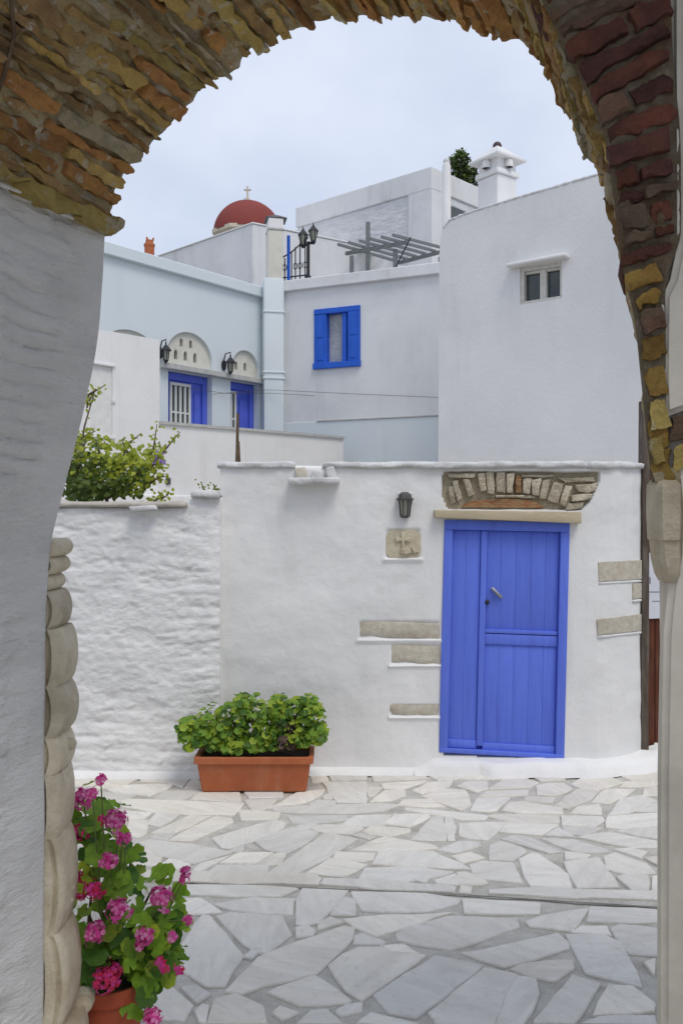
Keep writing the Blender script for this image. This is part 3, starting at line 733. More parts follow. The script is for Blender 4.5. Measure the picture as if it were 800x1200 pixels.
dpart('threshold_bar', 521, 667, 876.5, 881.5, -.07, .014)
hb = bmesh.new()
fw.quad([(575, 690), (577.5, 688), (589.5, 699.5), (587, 702)], -.03, -.008, .003, hb)
fw.quad([(577.5, 691.5), (578.6, 690.6), (587.5, 699.2), (586.4, 700.1)], -.01, .016, .003, hb)
M['steel'] = mat('dull steel', (.42, .43, .42), .45, (.33, .34, .33), 40, metal=.6)
obj('door_handle', hb, M['steel'], door, True, 45)
kb = bmesh.new(); c = fw.P(570.7, 706, -.01)
bmesh.ops.create_uvsphere(kb, u_segments=12, v_segments=8, radius=.018, matrix=Matrix.Translation(c)); obj('door_knob', kb, M['iron'], door, True)

# wall lamp
lt = thing('wall_lamp', 'dark hooded wall lamp with dusty glass above carved cross plaque', 'lamp', fw.P(474, 592, .0))
def lamp_ring(cx, cy, w, dep, d0):
    """six-sided half lantern outline points at height cy"""
    return [fw.P(cx - w, cy, d0), fw.P(cx - w, cy, d0 + dep * .55), fw.P(cx - w * .5, cy, d0 + dep), fw.P(cx + w * .5, cy, d0 + dep), fw.P(cx + w, cy, d0 + dep * .55), fw.P(cx + w, cy, d0)]
def loft(rings, name, m, parent):
    bm = bmesh.new(); vv = [[bm.verts.new(p) for p in r] for r in rings]; n = len(vv[0])
    for a, b in zip(vv, vv[1:]):
        for k in range(n): bm.faces.new((a[k], a[(k + 1) % n], b[(k + 1) % n], b[k]))
    bm.faces.new(vv[0]); bm.faces.new(vv[-1][::-1]); bmesh.ops.recalc_face_normals(bm, faces=bm.faces[:])
    return obj(name, bm, m, parent)
loft([lamp_ring(474, 586, 9.8, .12, -.01), lamp_ring(474, 584, 9.8, .12, -.01), lamp_ring(474, 583.8, 7.6, .10, -.01), lamp_ring(474, 579.5, 7, .09, -.01), lamp_ring(474, 576.8, 4, .06, -.01)], 'hood', M['hood'], lt)
loft([lamp_ring(474, 586.2, 6.6, .088, -.005), lamp_ring(474, 605, 4.6, .07, -.005)], 'glass', M['glass_lamp'], lt)
loft([lamp_ring(474, 604.5, 5.6, .078, -.006), lamp_ring(474, 607, 3.8, .06, -.006)], 'base_cap', M['hood'], lt)
for i in range(1, 5):
    a = lamp_ring(474, 586, 7.0, .092, -.005)[i]; b2 = lamp_ring(474, 605.5, 5.0, .074, -.005)[i]
    b = bmesh.new(); add_tube(b, [a, b2], .0055, 6); obj('bar', b, M['hood'], lt)
obj('back_plate', fw.quad([(466, 577), (484, 577), (484, 590), (466, 590)], -.03, .006, .003), M['whitepaint'], lt)

# ------------------------------------------------------------------ low rough wall on the left
YL = 6.36
xl0, xl1 = -3.1, X0 + .01
def rough_disp(s, x, z):
    w = fbm(x * .9, z * 1.1, 5.5, 3) * .022
    lay = z * 11 + 1.2 * nz(x * 1.3, z * .9, 2) ; fr0 = lay - math.floor(lay)
    on = sstep(-.15, .35, nz(x * 1.7, z * 2.6, 9))
    w += .007 * on * (sstep(0, .3, fr0) * sstep(1, .75, fr0) - .5) * (1 + nz(x * 6, math.floor(lay) * 3.1))
    w += .007 * fbm(x * 6, z * 10, 3.1, 5) + .006 * fbm(x * 22, z * 34, 1.1, 4)
    w -= .008 * sstep(.28, .42, fbm(x * 3.2, z * 9.0, 11.4, 5))
    w += .04 * sstep(.4, 0, z)
    return w - .01 * sstep(xl1 - .1, xl1, x)
lw = thing('garden_wall', 'low rough whitewashed rubble wall below the vine', 'wall', (-1.9, YL, 0))
zl = lambda s: 1.888 + .015 * nz(s * 3, 1) + (.075 * sstep(xl1 - .28 - xl0, xl1 - .18 - xl0, s))
v_, f_ = sweep([(xl0, YL), (xl1, YL)], zl, rough_disp, ds=.013, dz=.013, thick=.3)
pyobj('wall_body', v_, f_, M['white_rough'], lw, smooth=True)
coping('coping', [(xl0, YL), (S(222, 0)[0], YL)], 1.885, .038, .03, .28, M['cement'], lw, 14.0, .012)
coping('coping', [(S(226, 0)[0], YL), (xl1, YL)], 1.955, .045, .03, .28, M['coping'], lw, 17.0, .016)
bm = Frame(400, YL, (1, 0)).quad([(154, 594), (184, 592), (186, 597), (158, 599)], -.05, .10, .008, seg=2); obj('loose_slab', bm, M['coping'], lw, True, 45)
foot('foot_curb', [(xl0, YL - .02), (xl1 + .05, YL - .02)], lambda x: .04, lambda x: .09, M['white'], lw, 12.0)

# ------------------------------------------------------------------ timber post and board at the right end
pt = thing('timber_post', 'weathered dark timber post at rounded corner of yard wall', 'post', (W(753, 800, 6.72).x, 6.72, 0))
fp = Frame(400, 6.70, (1, 0))
bm = bmesh.new(); n = 22; rings = []
for i in range(n + 1):
    py = 893 - (893 - 470) * i / n; x0 = 748 + .9 * nz(i * .5, 2) + i * .12; x1 = 759 + .9 * nz(i * .6, 5) + i * .1
    rings.append([bm.verts.new(p) for p in (fp.P(x0, py, .0), fp.P(x0 + 1.5, py, .035), fp.P(x1 - 1.5, py, .035), fp.P(x1, py, .0), fp.P(x1, py, -.05), fp.P(x0, py, -.05))])
for a, b in zip(rings, rings[1:]):
    for k in range(6): bm.faces.new((a[k], a[(k + 1) % 6], b[(k + 1) % 6], b[k]))
bm.faces.new(rings[0]); bm.faces.new(rings[-1]); bmesh.ops.recalc_face_normals(bm, faces=bm.faces[:])
obj('shaft', bm, M['brownwood'], pt, True, 50)
bd = thing('board_door', 'red brown plank door standing behind weathered timber post', 'door', (W(790, 880, 6.9).x, 6.9, 0))
fb = Frame(400, 6.88, (1, 0))
for i in range(5):
    x0 = 756.5 + i * 11; obj('plank', fb.quad([(x0, 480), (x0 + 10.6, 480), (x0 + 10.6, 886), (x0, 886)], -.04, rnd.uniform(-.004, .004), .004), M['rust'], bd)
nb = thing('notice_sheet', 'white paper notice pinned to red brown plank door', 'notice', fb.P(768, 725, .01))
obj('sheet', fb.quad([(757.8, 648), (784, 646), (784, 724), (758.5, 725)], .006, .012), M['paper'], nb)
for y0, y1, x0, x1 in ((693, 694.2, 759, 783), (676, 684, 758.6, 761.5), (704, 705, 763, 782)):
    obj('printed_line', fb.quad([(x0, y0), (x1, y0), (x1, y1), (x0, y1)], .012, .0135), M['ink'], nb)

# ------------------------------------------------------------------ terracotta trough with plant
def leaf_mesh(name, r, m, lobes=7, cup=.22, scal=.12):
    """round scalloped geranium leaf with a notch at the stalk, gently ruffled"""
    vs_ = [(0, 0, -.06 * r)]; fs = []; n = 22
    for ring, fr0 in ((0, .55), (1, 1.0)):
        for k in range(n + 1):
            a = R(-162) + R(324) * k / n
            rr_ = r * fr0 * (1 - (scal * .5 * (1 - math.cos(lobes * (a + 3)))) * ring) * (1 - .10 * abs(a) / math.pi)
            vs_.append((rr_ * math.sin(a), rr_ * math.cos(a), cup * rr_ * (.35 + .30 * math.cos(lobes * (a + 3) + 1) * ring)))
    for k in range(n):
        fs.append((0, k + 1, k + 2)); fs.append((k + 1, n + 2 + k, n + 3 + k, k + 2))
    me = bpy.data.meshes.new(name); me.from_pydata(vs_, [], fs); me.materials.append(m)
    me.polygons.foreach_set('use_smooth', [True] * len(me.polygons)); return me
def add_leaf(bm, c, nrm, r, rot, mi, lobes=4, cup=.25, shape='round'):
    q = Vector(nrm).to_track_quat('Z', 'Y').to_matrix() @ Matrix.Rotation(rot, 3, 'Z'); c = Vector(c)
    if shape == 'round':
        n = lobes * 2; ctr = bm.verts.new(c); vv = []
        for k in range(n + 1):
            a = R(-150) + R(300) * k / n; rr_ = r * (.86 if k % 2 else 1.0)
            vv.append(bm.verts.new(c + q @ Vector((rr_ * math.sin(a), rr_ * math.cos(a), cup * rr_ * (.35 + .4 * (k % 2))))))
        for k in range(n):
            f = bm.faces.new((ctr, vv[k], vv[k + 1])); f.material_index = mi; f.smooth = True
    else:   # pointed leaf, folded along the midrib
        P_ = [(0, 0, 0), (.42, .35, .16), (.36, .75, .12), (0, 1.15, -.1), (-.36, .75, .12), (-.42, .35, .16), (0, .6, 0)]
        vv = [bm.verts.new(c + q @ (Vector(p) * r)) for p in P_]
        for t in ((0, 1, 6), (1, 2, 6), (2, 3, 6), (3, 4, 6), (4, 5, 6), (5, 0, 6)):
            f = bm.faces.new([vv[i] for i in t]); f.material_index = mi; f.smooth = True
YP = 6.07
tr = thing('planter_trough', 'long terracotta trough of bright green geranium leaves against white wall', 'planter', (W(296, 900, YP).x, YP, 0))
ft = Frame(400, 5.93, (1, 0)); U = 5.93 / F
xc = (297 - 400) * U
def trough_loop(hw, hd, z, yc=6.07, r=.02):
    pts = []
    for sx, sy, a0 in ((1, 1, 0), (-1, 1, 90), (-1, -1, 180), (1, -1, 270)):
        for k in range(4):
            a = R(a0 + 30 * k); pts.append((xc + sx * (hw - r) + r * math.cos(a), yc + sy * (hd - r) + r * math.sin(a), z))
    return pts
def loft_loops(loops, name, m, parent, cap0=True, cap1=True, smooth=True):
    bm = bmesh.new(); vv = [[bm.verts.new(p) for p in l] for l in loops]; n = len(vv[0])
    for a, b in zip(vv, vv[1:]):
        for k in range(n): bm.faces.new((a[k], a[(k + 1) % n], b[(k + 1) % n], b[k]))
    if cap0: bm.faces.new(vv[0][::-1])
    if cap1: bm.faces.new(vv[-1])
    bmesh.ops.recalc_face_normals(bm, faces=bm.faces[:])
    return obj(name, bm, m, parent, smooth, 40)
hb_, ht = .345, .385
loft_loops([trough_loop(hb_, .115, .012), trough_loop(hb_ + .004, .118, .03), trough_loop(ht - .012, .145, .20), trough_loop(ht - .012, .145, .215), trough_loop(ht - .03, .125, .215), trough_loop(hb_ - .01, .10, .04)], 'trough', M['terracotta'], tr, True, True)
loft_loops([trough_loop(ht - .012, .146, .195), trough_loop(ht + .006, .16, .20), trough_loop(ht + .006, .16, .238), trough_loop(ht - .004, .152, .244), trough_loop(ht - .022, .135, .242), trough_loop(ht - .03, .128, .21)], 'rim', M['terracotta'], tr, False, False)
for sx in (-1, 1): obj('foot', hexa([(xc + sx * .25 - .085, 5.965, 0), (xc + sx * .25 + .085, 5.965, 0), (xc + sx * .25 + .085, 6.17, 0), (xc + sx * .25 - .085, 6.17, 0)] + [(xc + sx * .25 - .085, 5.96, .02), (xc + sx * .25 + .085, 5.96, .02), (xc + sx * .25 + .085, 6.17, .02), (xc + sx * .25 - .085, 6.17, .02)]), M['terracotta'], tr)
loft_loops([trough_loop(ht - .028, .13, .205), trough_loop(ht - .03, .128, .22)], 'soil', M['soil'], tr)
blobs = [(225, 862, 19, 15), (248, 850, 22, 20), (270, 850, 22, 22), (292, 843, 20, 24), (300, 858, 24, 18), (318, 848, 18, 20), (330, 838, 16, 18), (350, 845, 24, 24), (364, 850, 19, 24), (340, 862, 26, 16), (262, 868, 24, 12), (280, 832, 11, 13), (325, 832, 10, 12), (215, 858, 11, 10), (360, 832, 14, 10)]
blobs += [(222, 872, 14, 9), (245, 874, 18, 9), (272, 876, 18, 8), (300, 875, 18, 8), (328, 872, 18, 9), (352, 870, 18, 9), (372, 864, 10, 12)]
bm = bmesh.new(); bs = bmesh.new()
lr = random.Random(11)
for k in range(2300):
    b = lr.choice(blobs); a = lr.uniform(0, 2 * math.pi); q = math.sqrt(lr.random()); q = .35 + .65 * q if lr.random() < .6 else q
    px = b[0] + b[2] * q * math.cos(a); py = b[1] + b[3] * q * math.sin(a)
    dy = lr.uniform(-.17, .15) * math.sqrt(max(0.05, 1 - q * q * .6))
    p = W(px, py, 5.93); p.y = 6.07 + dy
    if p.z < .25 and abs(p.x - xc) < ht + .01 and p.y > 5.90:
        if p.z < .19: continue
        p.y = 5.895 - .02 * lr.random() if lr.random() < .35 else p.y; p.z = max(p.z, .25 if p.y > 5.9 else .2)
    if p.z < .17: continue
    cv = W(b[0], b[1], 5.93); out = Vector(((p.x - cv.x), dy * .9 - .02, (p.z - cv.z) + .06)).normalized()
    nrm = (out + Vector((lr.uniform(-.6, .6), lr.uniform(-.8, .2), lr.uniform(-.1, .9)))).normalized()
    t = lr.random(); dark = 326 < px < 345 and py > 848
    mi = 3 if (dark and t < .55) else (0 if t < .5 else (2 if t < .78 else 1))
    add_leaf(bm, p, nrm, lr.uniform(.013, .033), lr.uniform(0, 6.28), mi)
tag(obj('foliage', bm, [M['leaf'], M['leaf_dark'], M['leaf_yellow'], M['leaf_dead']], tr), kind='stuff')
for b in blobs[:15]:
    c = W(b[0], b[1], 5.93); base = Vector((max(xc - .33, min(xc + .33, c.x * .6 + xc * .4)), 6.07, .21))
    add_tube(bs, [base, base.lerp(Vector((c.x, 6.07, c.z)), .6) + Vector((lr.uniform(-.02, .02), 0, .02)), Vector((c.x, 6.07, c.z + .05))], [.007, .005, .003], 5)
obj('stems', bs, M['bark'], tr)

# ------------------------------------------------------------------ potted geranium by the arch
YG = 2.93
gx = W(128, 1150, YG).x
gp = thing('potted_geranium', 'magenta flowering geranium in red terracotta pot beside carved jamb stones', 'potted plant', (gx, YG, 0))
pb = bmesh.new(); add_lathe(pb, [(.075, 0), (.08, .005), (.112, .30), (.112, .302), (.126, .304), (.128, .345), (.124, .35), (.112, .348), (.108, .29), (.0, .28)], (gx, YG, 0), 36)
obj('pot', pb, M['terracotta_red'], gp, True, 40)
sb = bmesh.new(); add_lathe(sb, [(.113, .318), (.06, .33), (.001, .333)], (gx, YG, 0), 20); obj('soil', sb, M['soil'], gp, True)
gl = [leaf_mesh('leaf', .042, M['leaf']), leaf_mesh('leaf', .048, M['leaf_dark']), leaf_mesh('leaf', .036, M['leaf_yellow']), leaf_mesh('leaf', .045, M['leaf'], 6, .3, .15), leaf_mesh('leaf', .05, M['leaf_dark'], 8, .15, .1)]
gb = [(98, 955, 26, 34), (105, 1000, 34, 40), (120, 1040, 48, 42), (112, 1085, 44, 45), (155, 1075, 40, 42), (178, 1105, 36, 36), (130, 1120, 50, 34), (95, 1120, 22, 40), (165, 1145, 30, 20), (196, 1080, 22, 24), (140, 1025, 22, 20), (185, 1140, 20, 18), (118, 970, 26, 20)]
gr = random.Random(5); cnt = 0
def put_leaf(p, nrm, me, sc):
    o = bpy.data.objects.new('leaf', me); q = Vector(nrm).to_track_quat('Z', 'Y')
    o.rotation_mode = 'QUATERNION'
    mw = Matrix.Translation(Vector(p) - gp.location) @ q.to_matrix().to_4x4() @ Matrix.Rotation(gr.uniform(0, 6.28), 4, 'Z') @ Matrix.Diagonal((sc, sc, sc, 1))
    C.objects.link(o); o.parent = gp; o.matrix_basis = mw
while cnt < 285:
    b = gr.choice(gb); a = gr.uniform(0, 2 * math.pi); q = math.sqrt(gr.random())
    px = b[0] + b[2] * q * math.cos(a); py = b[1] + b[3] * q * math.sin(a)
    dy = gr.uniform(-.15, .15) * math.sqrt(max(.08, 1 - q * q * .7))
    p = W(px, py, YG - .05); p.y = YG - .02 + dy
    if p.x < -.80 and p.y < 2.84: p.y = 2.86 + gr.random() * .1
    cv = W(b[0], b[1], YG); out = Vector((p.x - cv.x, dy - .03, p.z - cv.z + .05)).normalized()
    nrm = (out + Vector((gr.uniform(-.6, .6), gr.uniform(-.9, .1), gr.uniform(.0, 1.0)))).normalized()
    put_leaf(p, nrm, gl[gr.choice([0, 0, 1, 2, 2, 3, 3, 4])], gr.uniform(.6, 1.0)); cnt += 1
for px, py in ((187, 1022), (193, 1030), (213, 1050), (210, 1043), (196, 1022), (160, 1000), (140, 990), (205, 1078), (150, 1185), (125, 1168), (165, 1186)):
    put_leaf(W(px, py, YG - .1), (gr.uniform(-.4, .4), -.7, .7), gl[gr.choice([0, 1, 3])], .7)
def petals(name, r, n, m, seed):
    q = random.Random(seed); bm = bmesh.new()
    for k in range(n):
        z = 1 - 1.75 * (k + .5) / n; a = k * 2.399963; s = math.sqrt(max(0, 1 - z * z))
        d = Vector((s * math.cos(a), s * math.sin(a), z * .85)); c = d * r * q.uniform(.35, 1.1)
        mt = (d + Vector((q.uniform(-.4, .4), q.uniform(-.4, .4), q.uniform(-.2, .4)))).normalized().to_track_quat('Z', 'Y').to_matrix()
        pr = .0185 * q.uniform(.7, 1.2)
        for j in range(5):
            b = j * 2 * math.pi / 5 + q.random(); t = Vector((math.cos(b), math.sin(b), 0)); w = Vector((-math.sin(b), math.cos(b), 0))
            vv = [bm.verts.new(c + mt @ v) for v in (Vector((0, 0, 0)), t * pr * .6 + w * pr * .42 + Vector((0, 0, .003)), t * pr * 1.1 + w * pr * .3 + Vector((0, 0, .001)), t * pr * 1.1 - w * pr * .3 + Vector((0, 0, .001)), t * pr * .6 - w * pr * .42 + Vector((0, 0, .003)))]
            f = bm.faces.new(vv); f.material_index = 0 if q.random() < .6 else 1; f.smooth = True
    me = bpy.data.meshes.new(name); bm.to_mesh(me); bm.free()
    for x in m: me.materials.append(x)
    return me
fm = {('m', s): petals('flower_head', s, n_, [M['petal'], M['petal_pink']], 3) for s, n_ in ((.046, 26), (.036, 16), (.018, 5))}
fm.update({('r', s): petals('flower_head', s, n_, [M['petal_red'], M['petal']], 8) for s, n_ in ((.046, 26), (.036, 16), (.018, 5))})
for px, py, s, k in ((97, 935, .046, 'm'), (108, 930, .018, 'm'), (137, 962, .046, 'm'), (119, 960, .018, 'r'), (95, 976, .036, 'r'), (143, 985, .018, 'm'), (128, 1010, .036, 'm'), (90, 1038, .046, 'r'), (110, 1043, .036, 'r'), (138, 1066, .046, 'm'), (190, 1052, .046, 'm'), (216, 1030, .018, 'm'), (112, 1093, .046, 'm'), (170, 1096, .036, 'm'), (163, 1107, .018, 'm'), (202, 1098, .018, 'm'), (186, 1126, .018, 'r'), (193, 1135, .018, 'r'), (211, 1136, .018, 'r'), (123, 1148, .046, 'r'), (132, 1140, .036, 'r'), (178, 1192, .036, 'm'), (118, 913, .018, 'm'), (220, 1078, .018, 'm'), (148, 982, .018, 'm'), (217, 1022, .018, 'm'), (85, 1030, .036, 'r')):
    p = W(px, py, YG - .17 if px > 100 else YG - .09)
    o = bpy.data.objects.new('flower_head', fm[(k, s)]); C.objects.link(o); o.parent = gp
    sc = .82 if s > .02 else .75
    o.matrix_basis = Matrix.Translation(p - gp.location) @ Matrix.Rotation(R(35), 4, 'X') @ Matrix.Rotation(gr.uniform(0, 6.28), 4, 'Z') @ Matrix.Diagonal((sc, sc, sc, 1))
    st = bmesh.new(); b0 = Vector((gx + (p.x - gx) * .35, YG - .01, min(.34 + .3 * gr.random(), p.z - .05)))
    add_tube(st, [b0, b0.lerp(p, .6) + Vector((0, 0, -.015)), p], [.004, .003, .0022], 5); obj('stem', st, M['stem'], gp)
for k in range(8):
    st = bmesh.new(); b0 = Vector((gx + gr.uniform(-.05, .05), YG + gr.uniform(-.05, .05), .3)); b1 = W(gr.uniform(90, 185), gr.uniform(960, 1080), YG)
    add_tube(st, [b0, b0.lerp(b1, .5) + Vector((gr.uniform(-.03, .03), 0, 0)), b1], [.008, .006, .003], 6); obj('stem', st, M['bark'], gp)

# ------------------------------------------------------------------ vine over the low wall
vn = thing('bougainvillea_vine', 'dark green climbing vine spilling over low rough wall', 'vine', (W(140, 590, 7.0).x, 7.0, 1.6))
vr = random.Random(21); bm = bmesh.new(); bb = bmesh.new()
vb = [(115, 560, 36, 26, 500), (150, 560, 30, 24, 380), (95, 540, 22, 34, 260), (170, 545, 22, 20, 110), (135, 533, 24, 16, 90), (100, 575, 26, 16, 260), (180, 535, 10, 12, 22), (120, 520, 10, 10, 20)]
for bx, by, rx, ry, n_ in vb:
    for k in range(n_):
        a = vr.uniform(0, 6.28); q = math.sqrt(vr.random()); px = bx + rx * q * math.cos(a); py = by + ry * q * math.sin(a)
        Y = 7.0 + vr.uniform(-.3, .3); p = W(px, py, Y)
        nrm = Vector((vr.uniform(-.6, .6), -.7 + vr.uniform(-.5, .5), vr.uniform(-.2, .9))).normalized()
        up = (550 - py) / 60 + vr.uniform(-.5, .5) + (px - 130) / 120  # top and right leaves coloured as lit, lower ones as shaded
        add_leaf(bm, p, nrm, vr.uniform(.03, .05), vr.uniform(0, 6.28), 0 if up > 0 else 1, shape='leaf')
def spray(pts, n_, Y=6.9, r=.026):
    P_ = [W(x, y, Y) for x, y in pts]; add_tube(bb, P_, [.008] * (len(P_) - 1) + [.003], 5)
    for k in range(n_):
        t = vr.random() * (len(P_) - 1); i = min(int(t), len(P_) - 2); p = P_[i].lerp(P_[i + 1], t - i) + Vector((vr.uniform(-.035, .035), vr.uniform(-.04, .04), vr.uniform(-.035, .035)))
        add_leaf(bm, p, (vr.uniform(-.7, .7), -.8, vr.uniform(-.3, .7)), vr.uniform(.7, 1.25) * r, vr.uniform(0, 6.28), 0, shape='leaf')
spray([(165, 545), (150, 530), (142, 515)], 22); spray([(150, 560), (176, 548), (198, 548)], 18); spray([(170, 550), (180, 525), (184, 497)], 40); spray([(175, 550), (195, 525), (211, 506)], 34); spray([(140, 545), (150, 520), (165, 508)], 26)
spray([(120, 540), (112, 515), (113, 514)], 14); spray([(90, 560), (100, 515), (106, 505)], 22); spray([(90, 560), (99, 500), (112, 455)], 8)
spray([(104, 470), (110, 459), (122, 452)], 22); spray([(170, 570), (185, 560), (194, 558)], 20); spray([(160, 560), (180, 545), (192, 540)], 16); spray([(88, 530), (97, 512), (112, 505)], 18)
spray([(102, 478), (104, 462), (113, 456)], 18); spray([(175, 586), (180, 590), (165, 592)], 8); spray([(185, 592), (190, 584), (197, 580)], 26, 6.75); spray([(178, 590), (186, 584), (188, 578)], 12, 6.75)
for k in range(12): add_leaf(bm, W(187 + vr.uniform(-5, 5), 537 + vr.uniform(-7, 7), 6.75), (vr.uniform(-.5, .5), -.8, .4), .026, vr.uniform(0, 6), 2, shape='leaf')
for (x, y) in ((110, 560), (140, 560), (165, 560)): add_tube(bb, [(W(130, 600, 7.1).x, 7.1, 1.55), W(125, 585, 7.05), W(x, y, 7.0)], [.02, .014, .006], 6)
tag(obj('crown', bm, [M['leaf_vine'], M['leaf_vine_shaded'], M['purple']], vn), kind='stuff'); obj('trunk', bb, M['bark'], vn)
sp = thing('sprig', 'small green sprig sprouting from step of low wall', 'plant', W(245, 577, 6.6)); bm = bmesh.new(); bb = bmesh.new()
spray([(243, 578), (238, 572), (236, 566)], 10, 6.5, .018); spray([(246, 578), (250, 574), (254, 568)], 12, 6.5, .018)
tag(obj('leaves', bm, [M['leaf_vine'], M['leaf_vine_shaded']], sp), kind='stuff'); obj('twig', bb, M['stem'], sp)

# ------------------------------------------------------------------ white parapet block in front of the blue house
UL = (.607, .794)
fpar = Frame(185, 10.5, UL)
par = thing('terrace_parapet', 'white terrace wall with taller blind window block beside it', 'wall', fpar.at(1.5, 1.6))
u0 = fpar.px(60, 400)[0]; u1 = fpar.px(187, 400)[0]; u2 = fpar.px(402, 510)[0]
zA = fpar.px(187, 398)[1]; zA0 = fpar.px(110, 388)[1]
w0, w1 = fpar.px(106, 428)[0], fpar.px(132, 428)[0]; wz0, wz1 = fpar.px(132, 511)[1], fpar.px(132, 430)[1]
hole = [(w0, wz0), (w1, wz0), (w1, wz1), (w0, wz1)]
obj('tall_block', fpar.facade([(u0, 1.5), (u1, 1.5), (u1, zA), (u0, zA0 + .02)], [hole], .6, .03), M['white'], par)
obj('blind_window', fpar.rect(w0 - .02, w1 + .02, wz0 - .02, wz1 + .02, -.06, -.02), M['whitepaint'], par)
hg = fpar.px(132, 470)[1]
for z_ in (wz0 - .03, wz1): obj('window_ledge', fpar.rect(w0 - .03, w1 + .03, z_, z_ + .03, -.01, .02, .004), M['white'], par)
obj('hinge', fpar.rect(w1 - .01, w1 + .03, hg - .02, hg + .02, -.03, .02, .004), M['whitepaint'], par)
zP = fpar.px(187, 497)[1]; zP2 = fpar.px(400, 514)[1]
obj('parapet', fpar.facade([(u1 + .001, 1.5), (u2, 1.5), (u2, zP2), (u1 + .001, zP)], [], .22, .1), M['white_smooth'], par)
b = bmesh.new()
add_hexa(b, [fpar.at(u1 - .01, zP + .001, -.24), fpar.at(u2 + .01, zP2 + .001, -.24), fpar.at(u2 + .01, zP2 + .001, .025), fpar.at(u1 - .01, zP + .001, .025),
             fpar.at(u1 - .01, zP + .036, -.24), fpar.at(u2 + .01, zP2 + .036, -.24), fpar.at(u2 + .01, zP2 + .036, .025), fpar.at(u1 - .01, zP + .036, .025)])
obj('coping', b, M['ledge'], par)
ft_ = foot_pts = fpar.px(200, 575)[1]
obj('base_ledge', fpar.rect(u1 - 1.2, u2 - .6, 1.5, ft_ - .05, .0, .10, .02, seg=2), M['white'], par)
obj('vent', fpar.quad([(194, 560), (199, 560), (199, 568), (194, 568)], -.01, .02, .004), M['hood'], par)
# two rods leaning on the parapet
rod = thing('rod', 'tall thin brown rod standing behind coping of yard wall', 'rod', W(279, 545, 7.2)); b = bmesh.new(); add_tube(b, [W(277.5, 590, 7.2), W(277.5, 545, 7.2), W(278.5, 484, 7.2)], [.014, .014, .011], 7); obj('shaft', b, M['bark'], rod)
rod = thing('rod', 'short thin brown rod leaning beside taller rod', 'rod', W(281, 545, 7.2)); b = bmesh.new(); add_tube(b, [W(281.5, 590, 7.2), W(280.5, 545, 7.2), W(279.5, 517, 7.2)], [.011, .011, .009], 7); obj('shaft', b, M['bark'], rod)

# ------------------------------------------------------------------ pale blue house (left wing)
fl = Frame(220, 13.0, UL)
lh = thing('pale_blue_house', 'pale blue house with two arched fanlights over violet blue doors', 'house', fl.at(0, 1.6))
ua = fl.px(70, 300)[0]; ub = fl.px(316, 400)[0]
ztopL = fl.px(220, 324)[1]
d1 = [fl.px(197, 432)[0], fl.px(248.5, 440)[0]]; d2 = [fl.px(270, 445)[0], fl.px(303, 450)[0]]
zl1 = fl.px(220, 437)[1]
holes = []
for a, c_ in (d1, d2): holes.append([(a, 1.65), (c_, 1.65), (c_, zl1), (a, zl1)])
f1 = arch_poly(fl.px(195, 428)[0], fl.px(248.5, 436)[0], zl1 + .10, fl.px(221, 389)[1], spring=.12)
f2 = arch_poly(fl.px(271.5, 440)[0], fl.px(303.5, 444)[0], zl1 + .10, fl.px(288, 410.5)[1], spring=.10)
w_ = f1[1][0] - f1[0][0]; cu3 = fl.px(153, 400)[0]
f3 = arch_poly(cu3 - .42, cu3 + .42, zl1 + .10, fl.px(153, 386.5)[1], spring=.12)
holes += [f1, f2, f3]
obj('wall', fl.facade([(ua, 1.5), (ub, 1.5), (ub, ztopL), (ua, ztopL)], holes, 2.6, .16), M['pale_blue'], lh)
# cornice
b = fl.rect(ua, ub + .05, ztopL - .02, ztopL + .145, -2.6, .07, .01); obj('cornice', b, M['pale_blue'], lh)
b = fl.rect(fl.px(186, 430)[0], fl.px(313, 447)[0], zl1 + .004, zl1 + .085, -.10, .10, .01, seg=2); obj('lintel_ledge', b, M['ledge'], lh)
def fanlight(poly, pierce):
    o = obj('fanlight', fl.facade(poly, pierce, .12, .06), M['fanlight'], lh)
    o.matrix_parent_inverse = Matrix.Translation(-fl.N * .045) @ o.matrix_parent_inverse
    z0 = min(z for u, z in poly); z1 = max(z for u, z in poly); a = min(u for u, z in poly); c_ = max(u for u, z in poly)
    for p in pierce:
        q = obj('piercing', fl.prism([(u, z) for u, z in p], -.13, -.095), M['fanhole'], o)
def pier(px, py0, py1, w):
    u = fl.px(px, py1)[0]; return arch_poly(u - w, u + w, fl.px(px, py1)[1], fl.px(px, py0)[1], 8, spring=.09)
fanlight([(u, z) for u, z in f1], [pier(215, 396, 405.5, .030), pier(226, 398, 407.5, .030), pier(208.5, 409, 420.5, .033), pier(219.8, 411, 422, .033), pier(231, 413, 424.5, .033)])
fanlight([(u, z) for u, z in f2], [pier(279, 423, 432.5, .032), pier(289.5, 424.5, 434, .032)])
fanlight([(u, z) for u, z in f3], [])
